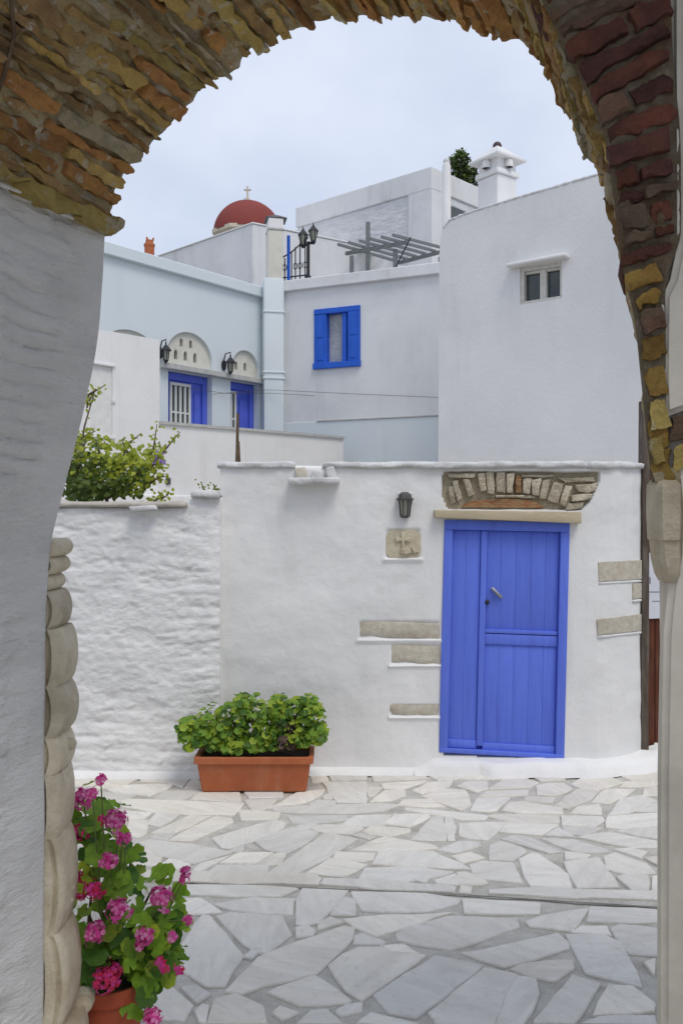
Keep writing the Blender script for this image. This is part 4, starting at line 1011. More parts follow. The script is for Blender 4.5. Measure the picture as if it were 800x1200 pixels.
# doors with barred panes
for i, (a, c_) in enumerate((d1, d2)):
    dd = obj('door', fl.rect(a, c_, 1.66, zl1 - .003, -.24, -.14), M['blue_old'], lh)
    mid = a + (c_ - a) * (.62 if i == 0 else .62)
    fr_ = fl.rect(a + .001, a + .10, 1.67, zl1 - .006, -.14, -.10, .006); obj('jamb', fr_, M['blue_old'], dd)
    obj('jamb', fl.rect(c_ - .09, c_ - .002, 1.67, zl1 - .006, -.14, -.10, .006), M['blue_old'], dd)
    obj('head', fl.rect(a + .101, c_ - .091, zl1 - .11, zl1 - .006, -.14, -.10, .006), M['blue_old'], dd)
    if i == 0:
        g0, g1 = fl.px(205.5, 455)[0] + .02, fl.px(227.5, 455)[0] + .02
    else:
        g0, g1 = fl.px(271, 455)[0] + .03, fl.px(280, 455)[0] + .04
    gz0, gz1 = fl.px(216, 500)[1] - .1, fl.px(216, 449.5)[1]
    pn = obj('pane', fl.rect(g0, g1, gz0, gz1, -.14, -.132), M['glass'], dd)
    obj('grille_bar', fl.rect(g0 - .02, g1 + .02, gz1 - .02, gz1 + .02, -.131, -.105, .003), M['whitepaint'], dd)
    zm = gz1 - .42; obj('grille_bar', fl.rect(g0, g1, zm, zm + .025, -.131, -.113, .003), M['whitepaint'], dd)
    nb_ = 5 if i == 0 else 3
    for k in range(nb_):
        u = g0 + (g1 - g0) * k / (nb_ - 1); obj('grille_bar', fl.rect(u - .02, u + .02, gz0, gz1 - .021, -.131, -.108, .003), M['whitepaint'], dd)
    pu0, pu1 = g1 + .1, c_ - .13
    for za, zb in ((1.75, 2.55), (2.65, 3.6)):
        obj('door_panel', fl.rect(pu0, pu1, za, min(zb, zl1 - .2), -.14, -.115, .012), M['blue_old'], dd)
# two wall lanterns
def lantern(fr, px, py, sc, d, label, group, arm=True):
    t = thing('wall_lantern', label, 'lantern', fr.P(px, py, .02), group)
    c = fr.P(px, py, d); 
    b = bmesh.new(); add_lathe(b, [(.035 * sc, -.13 * sc), (.055 * sc, .03 * sc)], c, 6); obj('glass', b, M['glass_lamp'], t)
    b = bmesh.new(); add_lathe(b, [(.092 * sc, .025 * sc), (.085 * sc, .045 * sc), (.03 * sc, .11 * sc), (.012 * sc, .13 * sc), (.014 * sc, .16 * sc), (.001, .18 * sc)], c, 6, cap=True); obj('hood', b, M['iron'], t)
    b = bmesh.new(); add_lathe(b, [(.001, -.19 * sc), (.012 * sc, -.17 * sc), (.03 * sc, -.15 * sc), (.045 * sc, -.13 * sc), (.03 * sc, -.12 * sc)], c, 6); obj('finial', b, M['iron'], t)
    for k in range(6):
        a = k * math.pi / 3; e = Vector((math.cos(a), math.sin(a), 0)); b = bmesh.new(); add_tube(b, [c + e * .037 * sc + Vector((0, 0, -.13 * sc)), c + e * .058 * sc + Vector((0, 0, .03 * sc))], .008 * sc, 5); obj('bar', b, M['iron'], t)
    if arm:
        b = bmesh.new(); w = fr.P(px, py, -.01); dz = Vector((0, 0, .0))
        add_tube(b, [w + Vector((0, 0, .02 * sc)), w + fr.N * .06 + Vector((0, 0, .2 * sc)), c + Vector((0, 0, .21 * sc)), c + Vector((0, 0, .15 * sc))], .011 * sc, 6); obj('arm', b, M['iron'], t)
        b = bmesh.new(); q = w + fr.N * .012
        for s_ in (0,):
            n_ = 12; f0 = [b.verts.new(q + fr.U * (.05 * sc * math.cos(k * 2 * math.pi / n_)) + Vector((0, 0, .09 * sc * math.sin(k * 2 * math.pi / n_)))) for k in range(n_)]
            f1_ = [b.verts.new(v.co + fr.N * .025) for v in f0]; b.faces.new(f0); b.faces.new(f1_)
            for k in range(n_): b.faces.new((f0[k], f0[(k + 1) % n_], f1_[(k + 1) % n_], f1_[k]))
        bmesh.ops.recalc_face_normals(b, faces=b.faces[:]); obj('wall_plate', b, M['iron'], t)
    return t
lantern(fl, 187, 414, .85, .13, 'black iron lantern on pale blue wall by larger fanlight, next to white block', 'black lanterns on the pale blue house')
lantern(fl, 261.5, 428, .85, .15, 'black iron lantern on pale blue wall between the two fanlights', 'black lanterns on the pale blue house')
# clay chimney pot on its roof
cp = thing('clay_chimney_pot', 'small orange clay chimney pot on pale blue house roof', 'chimney pot', W(175, 298, 14)); b = bmesh.new()
c = W(175, 297, 13.6); add_lathe(b, [(.075, -.1), (.075, .10), (.085, .11), (.085, .14), (.06, .16), (.055, .20)], c, 12, cap=True); obj('pot', b, M['terracotta'], cp, True, 40)
for k in range(3): b = bmesh.new(); a = k * 2.1; e = c + Vector((math.cos(a) * .045, math.sin(a) * .045, .19)); add_tube(b, [e, e + Vector((math.cos(a) * .02, 0, .05))], [.02, .012], 6); obj('prong', b, M['terracotta'], cp)

# ------------------------------------------------------------------ grey-white house with bright blue window (middle)
UM = (.908, -.419)
fmid = Frame(321, 14.25, UM)
mh = thing('grey_white_house', 'grey white house with bright blue shuttered window under flat roof', 'house', fmid.at(1.4, 1.6))
ma, mb_ = fmid.px(318, 400)[0], fmid.px(540, 400)[0]
zmT = fmid.px(425, 331)[1]
wa, wb = fmid.px(369, 400)[0], fmid.px(421.5, 400)[0]; wzt, wzb = fmid.px(395, 361)[1], fmid.px(395, 430)[1]
obj('wall', fmid.facade([(ma, 1.5), (mb_, 1.5), (mb_, zmT), (ma, zmT)], [[(wa, wzb), (wb, wzb), (wb, wzt), (wa, wzt)]], 2.2, .12), M['grey_blue'], mh)
obj('cornice', fmid.rect(ma, mb_, zmT - .01, zmT + .155, -2.2, .07, .01), M['white_far'], mh)
zb_ = fmid.px(440, 491)[1]
obj('lower_band', fmid.rect(ma + .02, mb_, 1.5, zb_, 0.0, .012, .004), M['pale_blue'], mh)
obj('band_line', fmid.rect(fmid.px(372, 495)[0], mb_, zb_ + .001, zb_ + .016, 0, .025), M['ledge'], mh)
win = obj('window', fmid.rect(wa - .02, wb + .02, wzb - .02, wzt + .02, -.16, -.11), M['glass'], mh)
def wr(n, a, b_, z0, z1, d0, d1, m='blue_bright', bev=.006): return obj(n, fmid.rect(a, b_, z0, z1, d0, d1, bev), M[m], win)
ww = wb - wa
wr('frame_head', wa - .01, wb + .01, wzt - .07, wzt + .01, -.11, .03); wr('frame_sill', wa - .02, wb + .02, wzb - .015, wzb + .075, -.11, .05)
wr('frame_side', wa - .01, wa + .20, wzb + .076, wzt - .071, -.11, .02); wr('frame_side', wb - .19, wb + .01, wzb + .076, wzt - .071, -.11, .03)
wr('mullion', wa + ww * .60, wa + ww * .70, wzb + .076, wzt - .071, -.10, -.01)
wr('curtain', wa + .2, wa + ww * .60, wzb + .078, wzt - .073, -.108, -.10, 'curtain', 0); wr('curtain', wa + ww * .7, wb - .19, wzb + .078, wzt - .073, -.108, -.10, 'curtain', 0)
for z_ in (wzb + .12, (wzb + wzt) / 2 + .02):
    wr('shutter_panel', wb - .15, wb - .04, z_, z_ + (wzt - wzb) * .36, .03, .04, 'blue_bright', .005); wr('shutter_panel', wa + .04, wa + .16, z_, z_ + (wzt - wzb) * .36, .02, .03, 'blue_bright', .005)
# corner flue and chimney
fl_c = Frame(308, 14.0, (.98, .2))
flue = thing('corner_flue', 'pale corner flue rising to white chimney with dark metal cap', 'chimney', fl_c.at(.16, 1.6))
x0u, x1u = fl_c.px(309, 400)[0], fl_c.px(333, 400)[0]
zr = fl_c.px(320, 325)[1]
obj('shaft', fl_c.rect(x0u, x1u, 1.5, zr, -.4, 0, .03, seg=2), M['pale_blue'], flue, True, 40)
zt0, zt1 = fl_c.px(322, 268)[1], fl_c.px(324, 254)[1]
obj('chimney_shaft', fl_c.rect(fl_c.px(314.5, 0)[0], fl_c.px(332, 0)[0], zr - .02, zt0, -.36, -.04, .01), M['fanlight'], flue)
obj('collar', fl_c.rect(fl_c.px(314, 0)[0], fl_c.px(333, 0)[0], zt0 + .001, zt0 + .03, -.37, -.03, .005), M['ledge'], flue)
obj('chimney_top', fl_c.rect(fl_c.px(315, 0)[0], fl_c.px(332.5, 0)[0], zt0 + .031, zt1, -.36, -.04, .006), M['white'], flue)
b = bmesh.new(); c = fl_c.at((fl_c.px(324.5, 0)[0]), zt1, -.2); add_lathe(b, [(.235, 0), (.235, .012), (.05, .085)], c, 4, rot=R(45 + 10), cap=True); obj('cap', b, M['hood'], flue)
for py in (366, 437, 444): z_ = fl_c.px(320, py)[1]; obj('joint_ring', fl_c.rect(x0u - .012, x1u + .012, z_, z_ + .03, -.41, .012, .006), M['pale_blue'], flue)
# cables
for k, (pts) in enumerate(([fl.P(246, 462, .04), fl_c.at(.1, fl_c.px(315, 457)[1], .03), fmid.P(420, 462, .04), fmid.P(514, 466, .04)], [fl.P(198, 452, .05), fl.P(262, 461, .03), fl_c.at(.1, fl_c.px(315, 461)[1], .04), fmid.P(370, 464, .04)])):
    t = thing('cable', ['thin dark cable running from flue along grey white house', 'thin dark cable strung across the blue doors'][k], 'cable', pts[0]); b = bmesh.new(); add_tube(b, pts, .0035, 5); obj('wire', b, M['hood'], t)

# ------------------------------------------------------------------ roof terrace of the middle house: railing, lamp post, stair parapet, pergola
zroof = zmT + .155
frl = Frame(338, 14.35, UM)
rl = thing('roof_railing', 'black wrought iron railing beside double headed lamp post', 'railing', frl.at(.1, zroof))
za = frl.px(345, 295)[1]
def rb(name, pts, r, m='iron', parent=rl): b = bmesh.new(); add_tube(b, pts, r, 6); return obj(name, b, M[m], parent)
for px in (333.5, 341.5, 346, 351.5, 357.5):
    u = frl.px(px, 0)[0]; rb('bar', [frl.at(u, zroof - .02), frl.at(u, za + .012 * (px - 340))], .011)
rb('top_rail', [frl.at(frl.px(331, 0)[0], za - .06), frl.at(frl.px(341, 0)[0], za), frl.at(frl.px(361, 0)[0], za + .2)], .012)
rb('bottom_rail', [frl.at(frl.px(331, 0)[0], zroof + .12), frl.at(frl.px(361, 0)[0], zroof + .12)], .011)
for px in (346, 351.5, 357.5, 333.5):
    c = frl.at(frl.px(px, 0)[0], zroof + .28); rb('scroll', [c + frl.U * (.035 * math.cos(a * .7)) + Vector((0, 0, .05 * math.sin(a * .7))) for a in range(10)], .007)
bp_ = thing('blue_post', 'bright blue slim post beside roof railing', 'post', frl.at(0, zroof)); rb('shaft', [frl.at(frl.px(338, 0)[0], zroof - .02), frl.P(338, 276)], .03, 'blue_bright', bp_); rb('foot', [frl.at(frl.px(338, 0)[0], zroof - .01), frl.at(frl.px(338, 0)[0], zroof + .03)], .06, 'blue_bright', bp_)
lp = thing('lamp_post', 'black iron lamp post with two lantern heads on flat roof', 'lamp post', frl.at(frl.px(361, 0)[0], zroof))
ul = frl.px(361, 0)[0]; zc = frl.px(361, 283)[1]
rb('pole', [frl.at(ul, zroof - .02), frl.at(ul, zc)], .03, 'iron', lp); rb('base', [frl.at(ul, zroof - .02), frl.at(ul, zroof + .1)], .05, 'iron', lp)
for px, py in ((355, 277), (367, 272.5)):
    c = frl.P(px, py); rb('arm', [frl.at(ul, zc - .02), c + Vector((0, 0, -.16))], .022, 'iron', lp)
    b = bmesh.new(); add_lathe(b, [(.03, -.13), (.065, .02)], c, 6); h = obj('lamp_glass', b, M['glass_lamp'], lp)
    b = bmesh.new(); add_lathe(b, [(.085, .02), (.07, .05), (.025, .1), (.01, .13), (.001, .17)], c, 6, cap=True); obj('lamp_hood', b, M['iron'], lp)
    b = bmesh.new(); add_lathe(b, [(.02, -.18), (.045, -.14), (.03, -.12)], c, 6, cap=True); obj('lamp_cup', b, M['iron'], lp)
    for k in range(6):
        e = Vector((math.cos(k * math.pi / 3), math.sin(k * math.pi / 3), 0)); rb('lamp_bar', [c + e * .032 + Vector((0, 0, -.13)), c + e * .067 + Vector((0, 0, .02))], .008, 'iron', lp)
fst = Frame(367, 14.9, (.95, -.3))
stp = thing('stair_parapet', 'white sloping parapet wall between lamp post and pergola', 'wall', fst.at(.6, zroof))
obj('wall', fst.prism([(fst.px(364, 0)[0], zroof - .2)] + [fst.px(*p) for p in ((364, 288), (366, 283), (371, 281), (400, 289), (440, 301), (474, 312))] + [(fst.px(474, 0)[0], zroof - .2)], -.2, 0), M['white'], stp)
ZP = 6.08
def at_z(px, py, z): Y = (z - EYE) * F / (600 - py); return W(px, py, Y)
pg = thing('pergola', 'grey timber roof pergola of six slats on posts', 'pergola', at_z(450, 295, ZP))
def beam(name, a, b_, w, h, parent=pg):
    t = (b_ - a).normalized(); s_ = Vector((t.y, -t.x, 0)).normalized() * w / 2; up = Vector((0, 0, h / 2))
    return obj(name, hexa([a - s_ - up, b_ - s_ - up, b_ + s_ - up, a + s_ - up, a - s_ + up, b_ - s_ + up, b_ + s_ + up, a + s_ + up]), M['greywood'], parent)
S0, S1 = at_z(396, 286, ZP), at_z(460, 275, ZP); E0, E1 = at_z(466, 306, ZP), at_z(522, 291, ZP)
for k in range(6): beam('slat', S0.lerp(S1, k / 5), E0.lerp(E1, k / 5), .035, .04)
b0 = Vector((0, 0, -.06))
beam('cross_beam', at_z(405, 292.5, ZP) + Vector((0, 0, -.06)), at_z(477, 279, ZP) + Vector((0, 0, -.06)), .04, .055); beam('cross_beam', E0 + b0 + (E0 - S0) * -.06, E1 + b0 + (E1 - S1) * -.06, .04, .055)
for (px, py, zt_) in ((431, 291, .42), (463, 283, -.12), (465, 305, -.12), (516, 292.5, -.12), (412, 291, -.12)):
    p = at_z(px, py, ZP); b = hexa([(p.x - .035, p.y - .035, zroof - .035), (p.x + .035, p.y - .035, zroof - .035), (p.x + .035, p.y + .035, zroof - .035), (p.x - .035, p.y + .035, zroof - .035), (p.x - .035, p.y - .035, ZP + zt_), (p.x + .035, p.y - .035, ZP + zt_), (p.x + .035, p.y + .035, ZP + zt_), (p.x - .035, p.y + .035, ZP + zt_)]); obj('post', b, M['greywood'], pg)
b = bmesh.new(); add_tube(b, [W(481, 278, 13.7), W(463, 314, 13.75)], .012, 5); obj('brace', b, M['iron'], pg)

# ------------------------------------------------------------------ big white house on the right
UR = (.796, -.606)
fr = Frame(515, 11.0, UR)
rh = thing('white_corner_house', 'tall plain white house with one small two pane window', 'house', fr.at(1.3, 1.6))
top = [fr.px(*p) for p in ((514.5, 300), (516, 278), (519, 266), (526, 257), (545, 249), (575, 239.5), (620, 226), (665, 213), (710, 200), (760, 186))]
ue = fr.px(900, 400)[0]; zt_ = top[-1][1]
a1, a2 = fr.px(609, 330)[0], fr.px(658, 330)[0]; zw1, zw0 = fr.px(634, 310)[1], fr.px(634, 353)[1]
wq = [fr.px(609, 357), fr.px(658, 349.5), fr.px(658, 306), fr.px(609, 313)]
tq = [fr.px(513, 560), (ue, 1.5), (ue, zt_)] + top[::-1]
tq[0] = (tq[0][0], 1.5)
obj('wall', fr.facade(tq, [wq], 2.2, .10), M['white_facade'], rh)
# crumbly roof edge
b = bmesh.new(); pts = []
tt = top[2:] + [(ue, zt_)]
for i in range(len(tt) - 1):
    for k in range(14):
        u = tt[i][0] + (tt[i + 1][0] - tt[i][0]) * k / 14; z = tt[i][1] + (tt[i + 1][1] - tt[i][1]) * k / 14; pts.append(fr.at(u, z + .008 * nz(u * 13, 3) - .012, -.015))
add_tube(b, pts, [.022 + .010 * nz(i * .6, 7) for i in range(len(pts))], 7); obj('roof_edge', b, M['coping'], rh, True)
# window
wn = obj('window', fr.quad([(607, 358), (660, 350), (660, 305), (607, 313)], -.14, -.085), M['glass'], rh)
def wq_(n, q, d0, d1, m='windowpaint', bev=.004): return obj(n, fr.quad(q, d0, d1, bev), M[m], wn)
def Lw(x, y): return (x, y - (x - 609) * (.155))
def rq(x0, x1, y0, y1): return [Lw(x0, y0), Lw(x1, y0), Lw(x1, y1), Lw(x0, y1)]
wq_('frame_head', rq(608.5, 658.5, 312.5, 318.5), -.085, -.015); wq_('frame_sill', rq(608.5, 658.5, 353.5, 358), -.085, -.01)
wq_('frame_side', rq(608.5, 613.2, 318.6, 353.4), -.085, -.015); wq_('frame_side', rq(655, 658.5, 318.6, 353.4), -.085, -.015)
wq_('mullion', rq(631, 638.5, 318.6, 353.4), -.085, -.03); wq_('casement', rq(613.3, 630.9, 318.6, 321.5), -.085, -.04); wq_('casement', rq(638.6, 654.9, 318.6, 321.5), -.085, -.04)
obj('window_hood', fr.quad([(598, 311), (667, 298), (667, 302.5), (598, 315)], -.02, .12, .012, seg=2), M['white'], rh, True, 45)
# chimney on its roof
ch = thing('roof_chimney', 'white chimney with pyramid cap and clay hoods on right house roof', 'chimney', W(582, 245, 11.6))
cY = 11.35; cc = W(583, 238, cY); base_z = cc.z
ex = Vector((.8, .6, 0)); ey = Vector((-.6, .8, 0)); ctr = Vector((cc.x, cc.y, 0)) + (ex + ey) * .17
def sq(h, z): return [ctr - ex * h - ey * h + Vector((0, 0, z)), ctr + ex * h - ey * h + Vector((0, 0, z)), ctr + ex * h + ey * h + Vector((0, 0, z)), ctr - ex * h + ey * h + Vector((0, 0, z))]
pz = cY / F
obj('shaft', hexa(sq(.185, base_z - 1.2) + sq(.175, base_z + 36 * pz), .012), M['white'], ch)
obj('collar', hexa(sq(.205, base_z + 36 * pz + .001) + sq(.195, base_z + 43 * pz), .015, 2), M['white'], ch)
obj('hood_box', hexa(sq(.168, base_z + 43 * pz - .01) + sq(.168, base_z + 60 * pz), .008), M['white'], ch)
obj('cap', hexa(sq(.265, base_z + 55 * pz) + sq(.262, base_z + 57 * pz), .004), M['white'], ch)
b = bmesh.new(); lo = [b.verts.new(v) for v in sq(.262, base_z + 57 * pz + .001)]; hi = [b.verts.new(v) for v in sq(.04, base_z + 75 * pz)]
b.faces.new(lo); b.faces.new(hi)
for k in range(4): b.faces.new((lo[k], lo[(k + 1) % 4], hi[(k + 1) % 4], hi[k]))
bmesh.ops.recalc_face_normals(b, faces=b.faces[:]); obj('cap_roof', b, M['white_far'], ch)
b = bmesh.new(); bmesh.ops.create_uvsphere(b, u_segments=14, v_segments=10, radius=.058, matrix=Matrix.Translation(ctr + Vector((0, 0, base_z + 76 * pz)))); M['knob'] = mat('dark clay ball', (.10, .06, .06), .6, (.06, .04, .045), 20); obj('finial_ball', b, M['knob'], ch, True)
for d, s_ in ((-ex, .0), (-ey, .0), (ex, 0), (ey, 0)):
    c = ctr + d * .20 + Vector((0, 0, base_z + 48 * pz)); b = bmesh.new()
    add_lathe(b, [(.052, -.03), (.056, 0), (.05, .05), (.035, .08), (.001, .09)], c, 12); hd_ = obj('clay_hood', b, M['white'], ch, True, 40)
    b = bmesh.new(); add_lathe(b, [(.05, -.026), (.001, -.02)], c, 12); obj('hood_mouth', b, M['hood'], hd_)

# ------------------------------------------------------------------ houses behind
Cc = W(505, 195, 17); dL = Vector((-.75, .66, 0)); dR = Vector((.69, .724, 0))
uh = thing('upper_white_house', 'white rubble walled upper house with flat roof parapet behind pergola', 'house', (Cc.x, Cc.y, 1.6))
def block(name, C0, a, la, b_, lb, z0, z1, m, parent, bev=.02):
    p = Vector((C0.x, C0.y, 0)); q = [p, p + b_ * lb, p + b_ * lb + a * la, p + a * la]
    return obj(name, hexa([v + Vector((0, 0, z0)) for v in q] + [v + Vector((0, 0, z1)) for v in q], bev, 2), M[m], parent)
block('wall', Cc, dL, 3.5, dR, 5, 1.5, Cc.z - .42, 'white_stone', uh)
block('parapet', Cc - dL * .03 - dR * .03, dL, 3.56, dR, 5.05, Cc.z - .421, Cc.z, 'white_far', uh)
obj('corner_pilaster', hexa([Cc + v for v in (dL * .5 - dR * .04 + Vector((0, 0, -6.6)), -dL * .04 - dR * .04 + Vector((0, 0, -6.6)), dR * .5 - dL * .04 + Vector((0, 0, -6.6)), dR * .5 + dL * .5 + Vector((0, 0, -6.6)), dL * .5 - dR * .04 + Vector((0, 0, -.43)), -dL * .04 - dR * .04 + Vector((0, 0, -.43)), dR * .5 - dL * .04 + Vector((0, 0, -.43)), dR * .5 + dL * .5 + Vector((0, 0, -.43)))]), M['white_far'], uh)
C2 = Cc + dL * 3.56; block('lower_wing', C2 + dR * .06, dL, 2.2, dR, 3, 1.5, 7.9 - .12, 'white_far', uh)
pp = W(523, 189, 16.2); 
vp = thing('vent_pipe', 'white vent pillar standing against upper house corner', 'pillar', (pp.x, pp.y, 1.6)); b = bmesh.new(); add_tube(b, [(pp.x, pp.y, 1.6), (pp.x, pp.y, pp.z - .1), (pp.x, pp.y, pp.z)], [.085, .08, .05], 10); obj('shaft', b, M['white'], vp, True, 50)
b = bmesh.new(); bmesh.ops.create_uvsphere(b, u_segments=10, v_segments=8, radius=.06, matrix=Matrix.Translation(pp)); obj('cowl', b, M['coping'], vp, True)
b = uh
fwin = Frame(505, 17, (dR.x, dR.y)); u = fwin.px(533, 243)[0]; 
obj('window', fwin.rect(u - .25, u + .5, fwin.px(533, 262)[1], fwin.px(533, 243)[1], -.02, .012), M['glass'], uh)

C3 = W(296, 260, 17); dL3 = Vector((-.712, .702, 0)); dR3 = Vector((.83, .557, 0))
bh = thing('back_white_house', 'plain white flat roofed block below red dome', 'house', (C3.x, C3.y, 1.6))
block('wall', C3, dL3, 6, dR3, 3.2, 1.5, C3.z - .03, 'white_far', bh)
block('roof_edge', C3 - dL3 * .02 - dR3 * .02, dL3, 6.05, dR3, 3.25, C3.z - .0295, C3.z, 'white', bh, .012)
C4 = W(318, 283, 18.5); ps = thing('low_white_wall', 'low white wall behind roof railing', 'wall', (C4.x, C4.y, 1.6))
C4b = W(312, 272, 19.5); block('wall', C4b, Vector((.96, -.28, 0)), 3.4, Vector((.28, .96, 0)), .4, 1.5, C4b.z, 'white_far', ps)

DY = 26.0; dr = 40 / F * DY; dc = W(290, 275, DY)
dm = thing('church_dome', 'red painted church dome with stone cross on top', 'dome', (dc.x, dc.y, 1.6))
b = bmesh.new(); add_lathe(b, [(dr * 1.0 * math.cos(R(a)), dr * .98 * math.sin(R(a))) for a in range(0, 90, 6)] + [(.001, dr * .98)], dc, 48); obj('dome_shell', b, M['dome'], dm, True)
b = bmesh.new(); add_lathe(b, [(dr * .98, -.1), (dr * 1.06, -.06), (dr * 1.06, .04), (dr * 1.0, .05)], dc, 8, rot=R(22)); obj('cornice', b, M['cream'], dm)
b = bmesh.new(); add_lathe(b, [(dr * .97, -8.0), (dr * .97, -.09)], dc, 8, rot=R(22)); obj('drum', b, M['cream'], dm)
ct = dc + Vector((0, 0, dr * .97)); px1 = DY / F
b = bmesh.new(); add_lathe(b, [(.09, 0), (.09, .05), (.06, .06), (.05, .12)], ct, 8, cap=True); obj('cross_base', b, M['cream'], dm)
b = hexa([ct + Vector(v) for v in ((-.028, -.03, .1), (.028, -.03, .1), (.028, .03, .1), (-.028, .03, .1), (-.022, -.03, .44), (.022, -.03, .44), (.022, .03, .44), (-.022, .03, .44))], .006)
for cx, cz in ((0, .44), (-.085, .345), (.085, .345)): bmesh.ops.create_icosphere(b, subdivisions=1, radius=.028, matrix=Matrix.Translation(ct + Vector((cx, 0, cz))))
add_hexa(b, [ct + Vector(v) for v in ((-.09, -.026, .322), (.09, -.026, .322), (.09, .026, .322), (-.09, .026, .322), (-.09, -.026, .366), (.09, -.026, .366), (.09, .026, .366), (-.09, .026, .366))], .005); obj('cross', b, M['cream'], dm)
b = bmesh.new(); add_tube(b, [ct + Vector((-.1, 0, -.02)), ct + Vector((-.1, 0, .12))], .008, 5); obj('lightning_rod', b, M['iron'], dm)

# conifer behind the roofs
tr_ = thing('conifer_tree', 'dark green conifer top behind upper house parapet', 'tree', (W(541, 200, 21).x, 21, 1.6))
b = bmesh.new(); add_tube(b, [(W(541, 200, 21).x, 21, 1.6), W(541, 230, 21), W(542, 180, 21)], [.22, .12, .02], 8); 
for k in range(7): q = W(541, 225 - k * 6, 21); add_tube(b, [q, q + Vector((math.cos(k * 2.2) * .22, math.sin(k * 2.2) * .25, .12))], [.04, .01], 5)
obj('trunk', b, M['bark'], tr_)
b = bmesh.new(); tr2 = random.Random(4)
for bx, by, rx, ry, n_ in ((540, 190, 11, 12, 320), (546, 203, 13, 12, 320), (534, 200, 9, 12, 220), (552, 212, 12, 12, 260), (541, 181, 7, 6, 100), (553, 196, 6, 6, 60), (530, 188, 5, 7, 50), (545, 225, 18, 12, 250), (530, 190, 5, 4, 40)):
    for k in range(n_):
        a = tr2.uniform(0, 6.28); q = math.sqrt(tr2.random()); px = bx + rx * q * math.cos(a); py = by + ry * q * math.sin(a)
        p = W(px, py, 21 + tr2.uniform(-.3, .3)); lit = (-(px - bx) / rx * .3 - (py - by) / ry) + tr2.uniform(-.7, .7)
        add_leaf(b, p, (tr2.uniform(-1, 1), tr2.uniform(-1, .2), tr2.uniform(-.2, 1)), tr2.uniform(.05, .09), tr2.uniform(0, 6.28), 0 if lit > 0 else 1, shape='leaf')  # upper left of each clump gets the lit colour, the rest the shaded one
tag(obj('crown', b, [M['conifer'], M['conifer_shaded']], tr_), kind='stuff')

# ------------------------------------------------------------------ the stone arch we look through
YF, YN = 2.60, 1.90; SX, SZ = .274, .005
def far_px(px, py): p = W(px, py, YF); return (p.x, p.z)
def near_px(px, py): p = W(px, py, YN); return (p.x + SX, p.z + SZ)
ctrl = [far_px(122, 272), far_px(130, 240), far_px(150, 197), far_px(200, 137), far_px(270, 77), far_px(315, 48), far_px(360, 26), far_px(440, 17), far_px(540, 24), far_px(580, 42), far_px(632, 68),
        near_px(691, 125), near_px(712, 200), near_px(724, 300), near_px(740, 370), near_px(748, 440), near_px(755, 510), near_px(762, 575)]
def catmull(P_, n=12):
    out = []
    for i in range(len(P_) - 1):
        p0, p1, p2, p3 = [Vector(P_[max(0, min(len(P_) - 1, i + k))]) for k in (-1, 0, 1, 2)]
        for k in range(n):
            t = k / n; out.append(.5 * ((2 * p1) + (p2 - p0) * t + (2 * p0 - 5 * p1 + 4 * p2 - p3) * t * t + (3 * p1 - p0 - 3 * p2 + p3) * t ** 3))
    out.append(Vector(P_[-1])); return out
cv = catmull(ctrl)
acc = [0]
for a, b in zip(cv, cv[1:]): acc.append(acc[-1] + (b - a).length)
LEN = acc[-1]
def arc(s):
    s = max(0, min(LEN, s)); lo = 0
    for i in range(len(acc) - 1):
        if acc[i + 1] >= s: lo = i; break
    t = (s - acc[lo]) / max(1e-9, acc[lo + 1] - acc[lo]); return cv[lo].lerp(cv[lo + 1], t)
def arcn(s):
    t = (arc(s + .05) - arc(s - .05)).normalized(); return Vector((-t.y, t.x))       # points away from the opening
def soff(s, w, o):
    """w 0 at the far edge, 1 at the near edge; o pushes into the masonry"""
    p = arc(s); n = arcn(s); p = p + n * o
    return Vector((p.x - SX * w, YF + (YN - YF) * w, p.y - SZ * w))
ljamb = [far_px(x, y) for x, y in ((122, 275), (118, 330), (111, 400), (97, 470), (81, 540), (64, 610), (57, 650), (54, 720), (53, 800), (50, 900), (49, 1000), (48, 1200))]
ljamb.append((ljamb[-1][0] - .004, -.05))
rjamb = [near_px(x, y) for x, y in ((768, 600), (772, 640), (773, 760), (772, 900), (771, 1200))]; rjamb.append((rjamb[-1][0], -.05 + SZ))
aw = thing('stone_archway', 'rough stone archway with whitewashed jambs framing the courtyard', 'archway', (0, 2.25, 0))
# core masonry
core2 = [Vector(p) for p in ljamb[::-1]]; nL = len(core2)
core2 += [p + arcn(acc[i]) * .045 for i, p in enumerate(cv)]; nA = len(cv)
core2 += [Vector(p) for p in rjamb]
core2 = [Vector((p.x - (.06 if i < nL else 0), p.y)) for i, p in enumerate(core2)]
XL, XR, ZT = -2.6, 2.6, 3.75
def core(w): return [Vector((p.x - SX * w, YF + (YN - YF) * w, max(-.05, p.y - SZ * w))) for p in core2]
fa, na = core(0), core(1); n = len(fa)
vs_ = fa + na; fs = []; mi = []
for i in range(n - 1): fs.append((i, i + 1, n + i + 1, n + i)); mi.append(1 if nL - 1 <= i < nL + nA - 1 else 0)
for base, Y in ((0, YF), (n, YN)):
    k = len(vs_); out4 = [Vector((XR, Y, -.05)), Vector((XR, Y, ZT)), Vector((XL, Y, ZT)), Vector((XL, Y, -.05))]; vs_ += out4
    loop = list(range(base, base + n)) + [k, k + 1, k + 2, k + 3]
    tri = tessellate_polygon([[Vector((vs_[i].x, vs_[i].z, 0)) for i in loop]])
    for t in tri: fs.append(tuple(loop[j] for j in t)); mi.append(0)
k = len(vs_) - 8
for a, b in ((0, 1), (1, 2), (2, 3)): fs.append((k + a, k + b, k + 4 + b, k + 4 + a)); mi.append(0)
core_o = pyobj('masonry_core', vs_, fs, [M['jamb'], M['mortar']], aw, mi=mi)
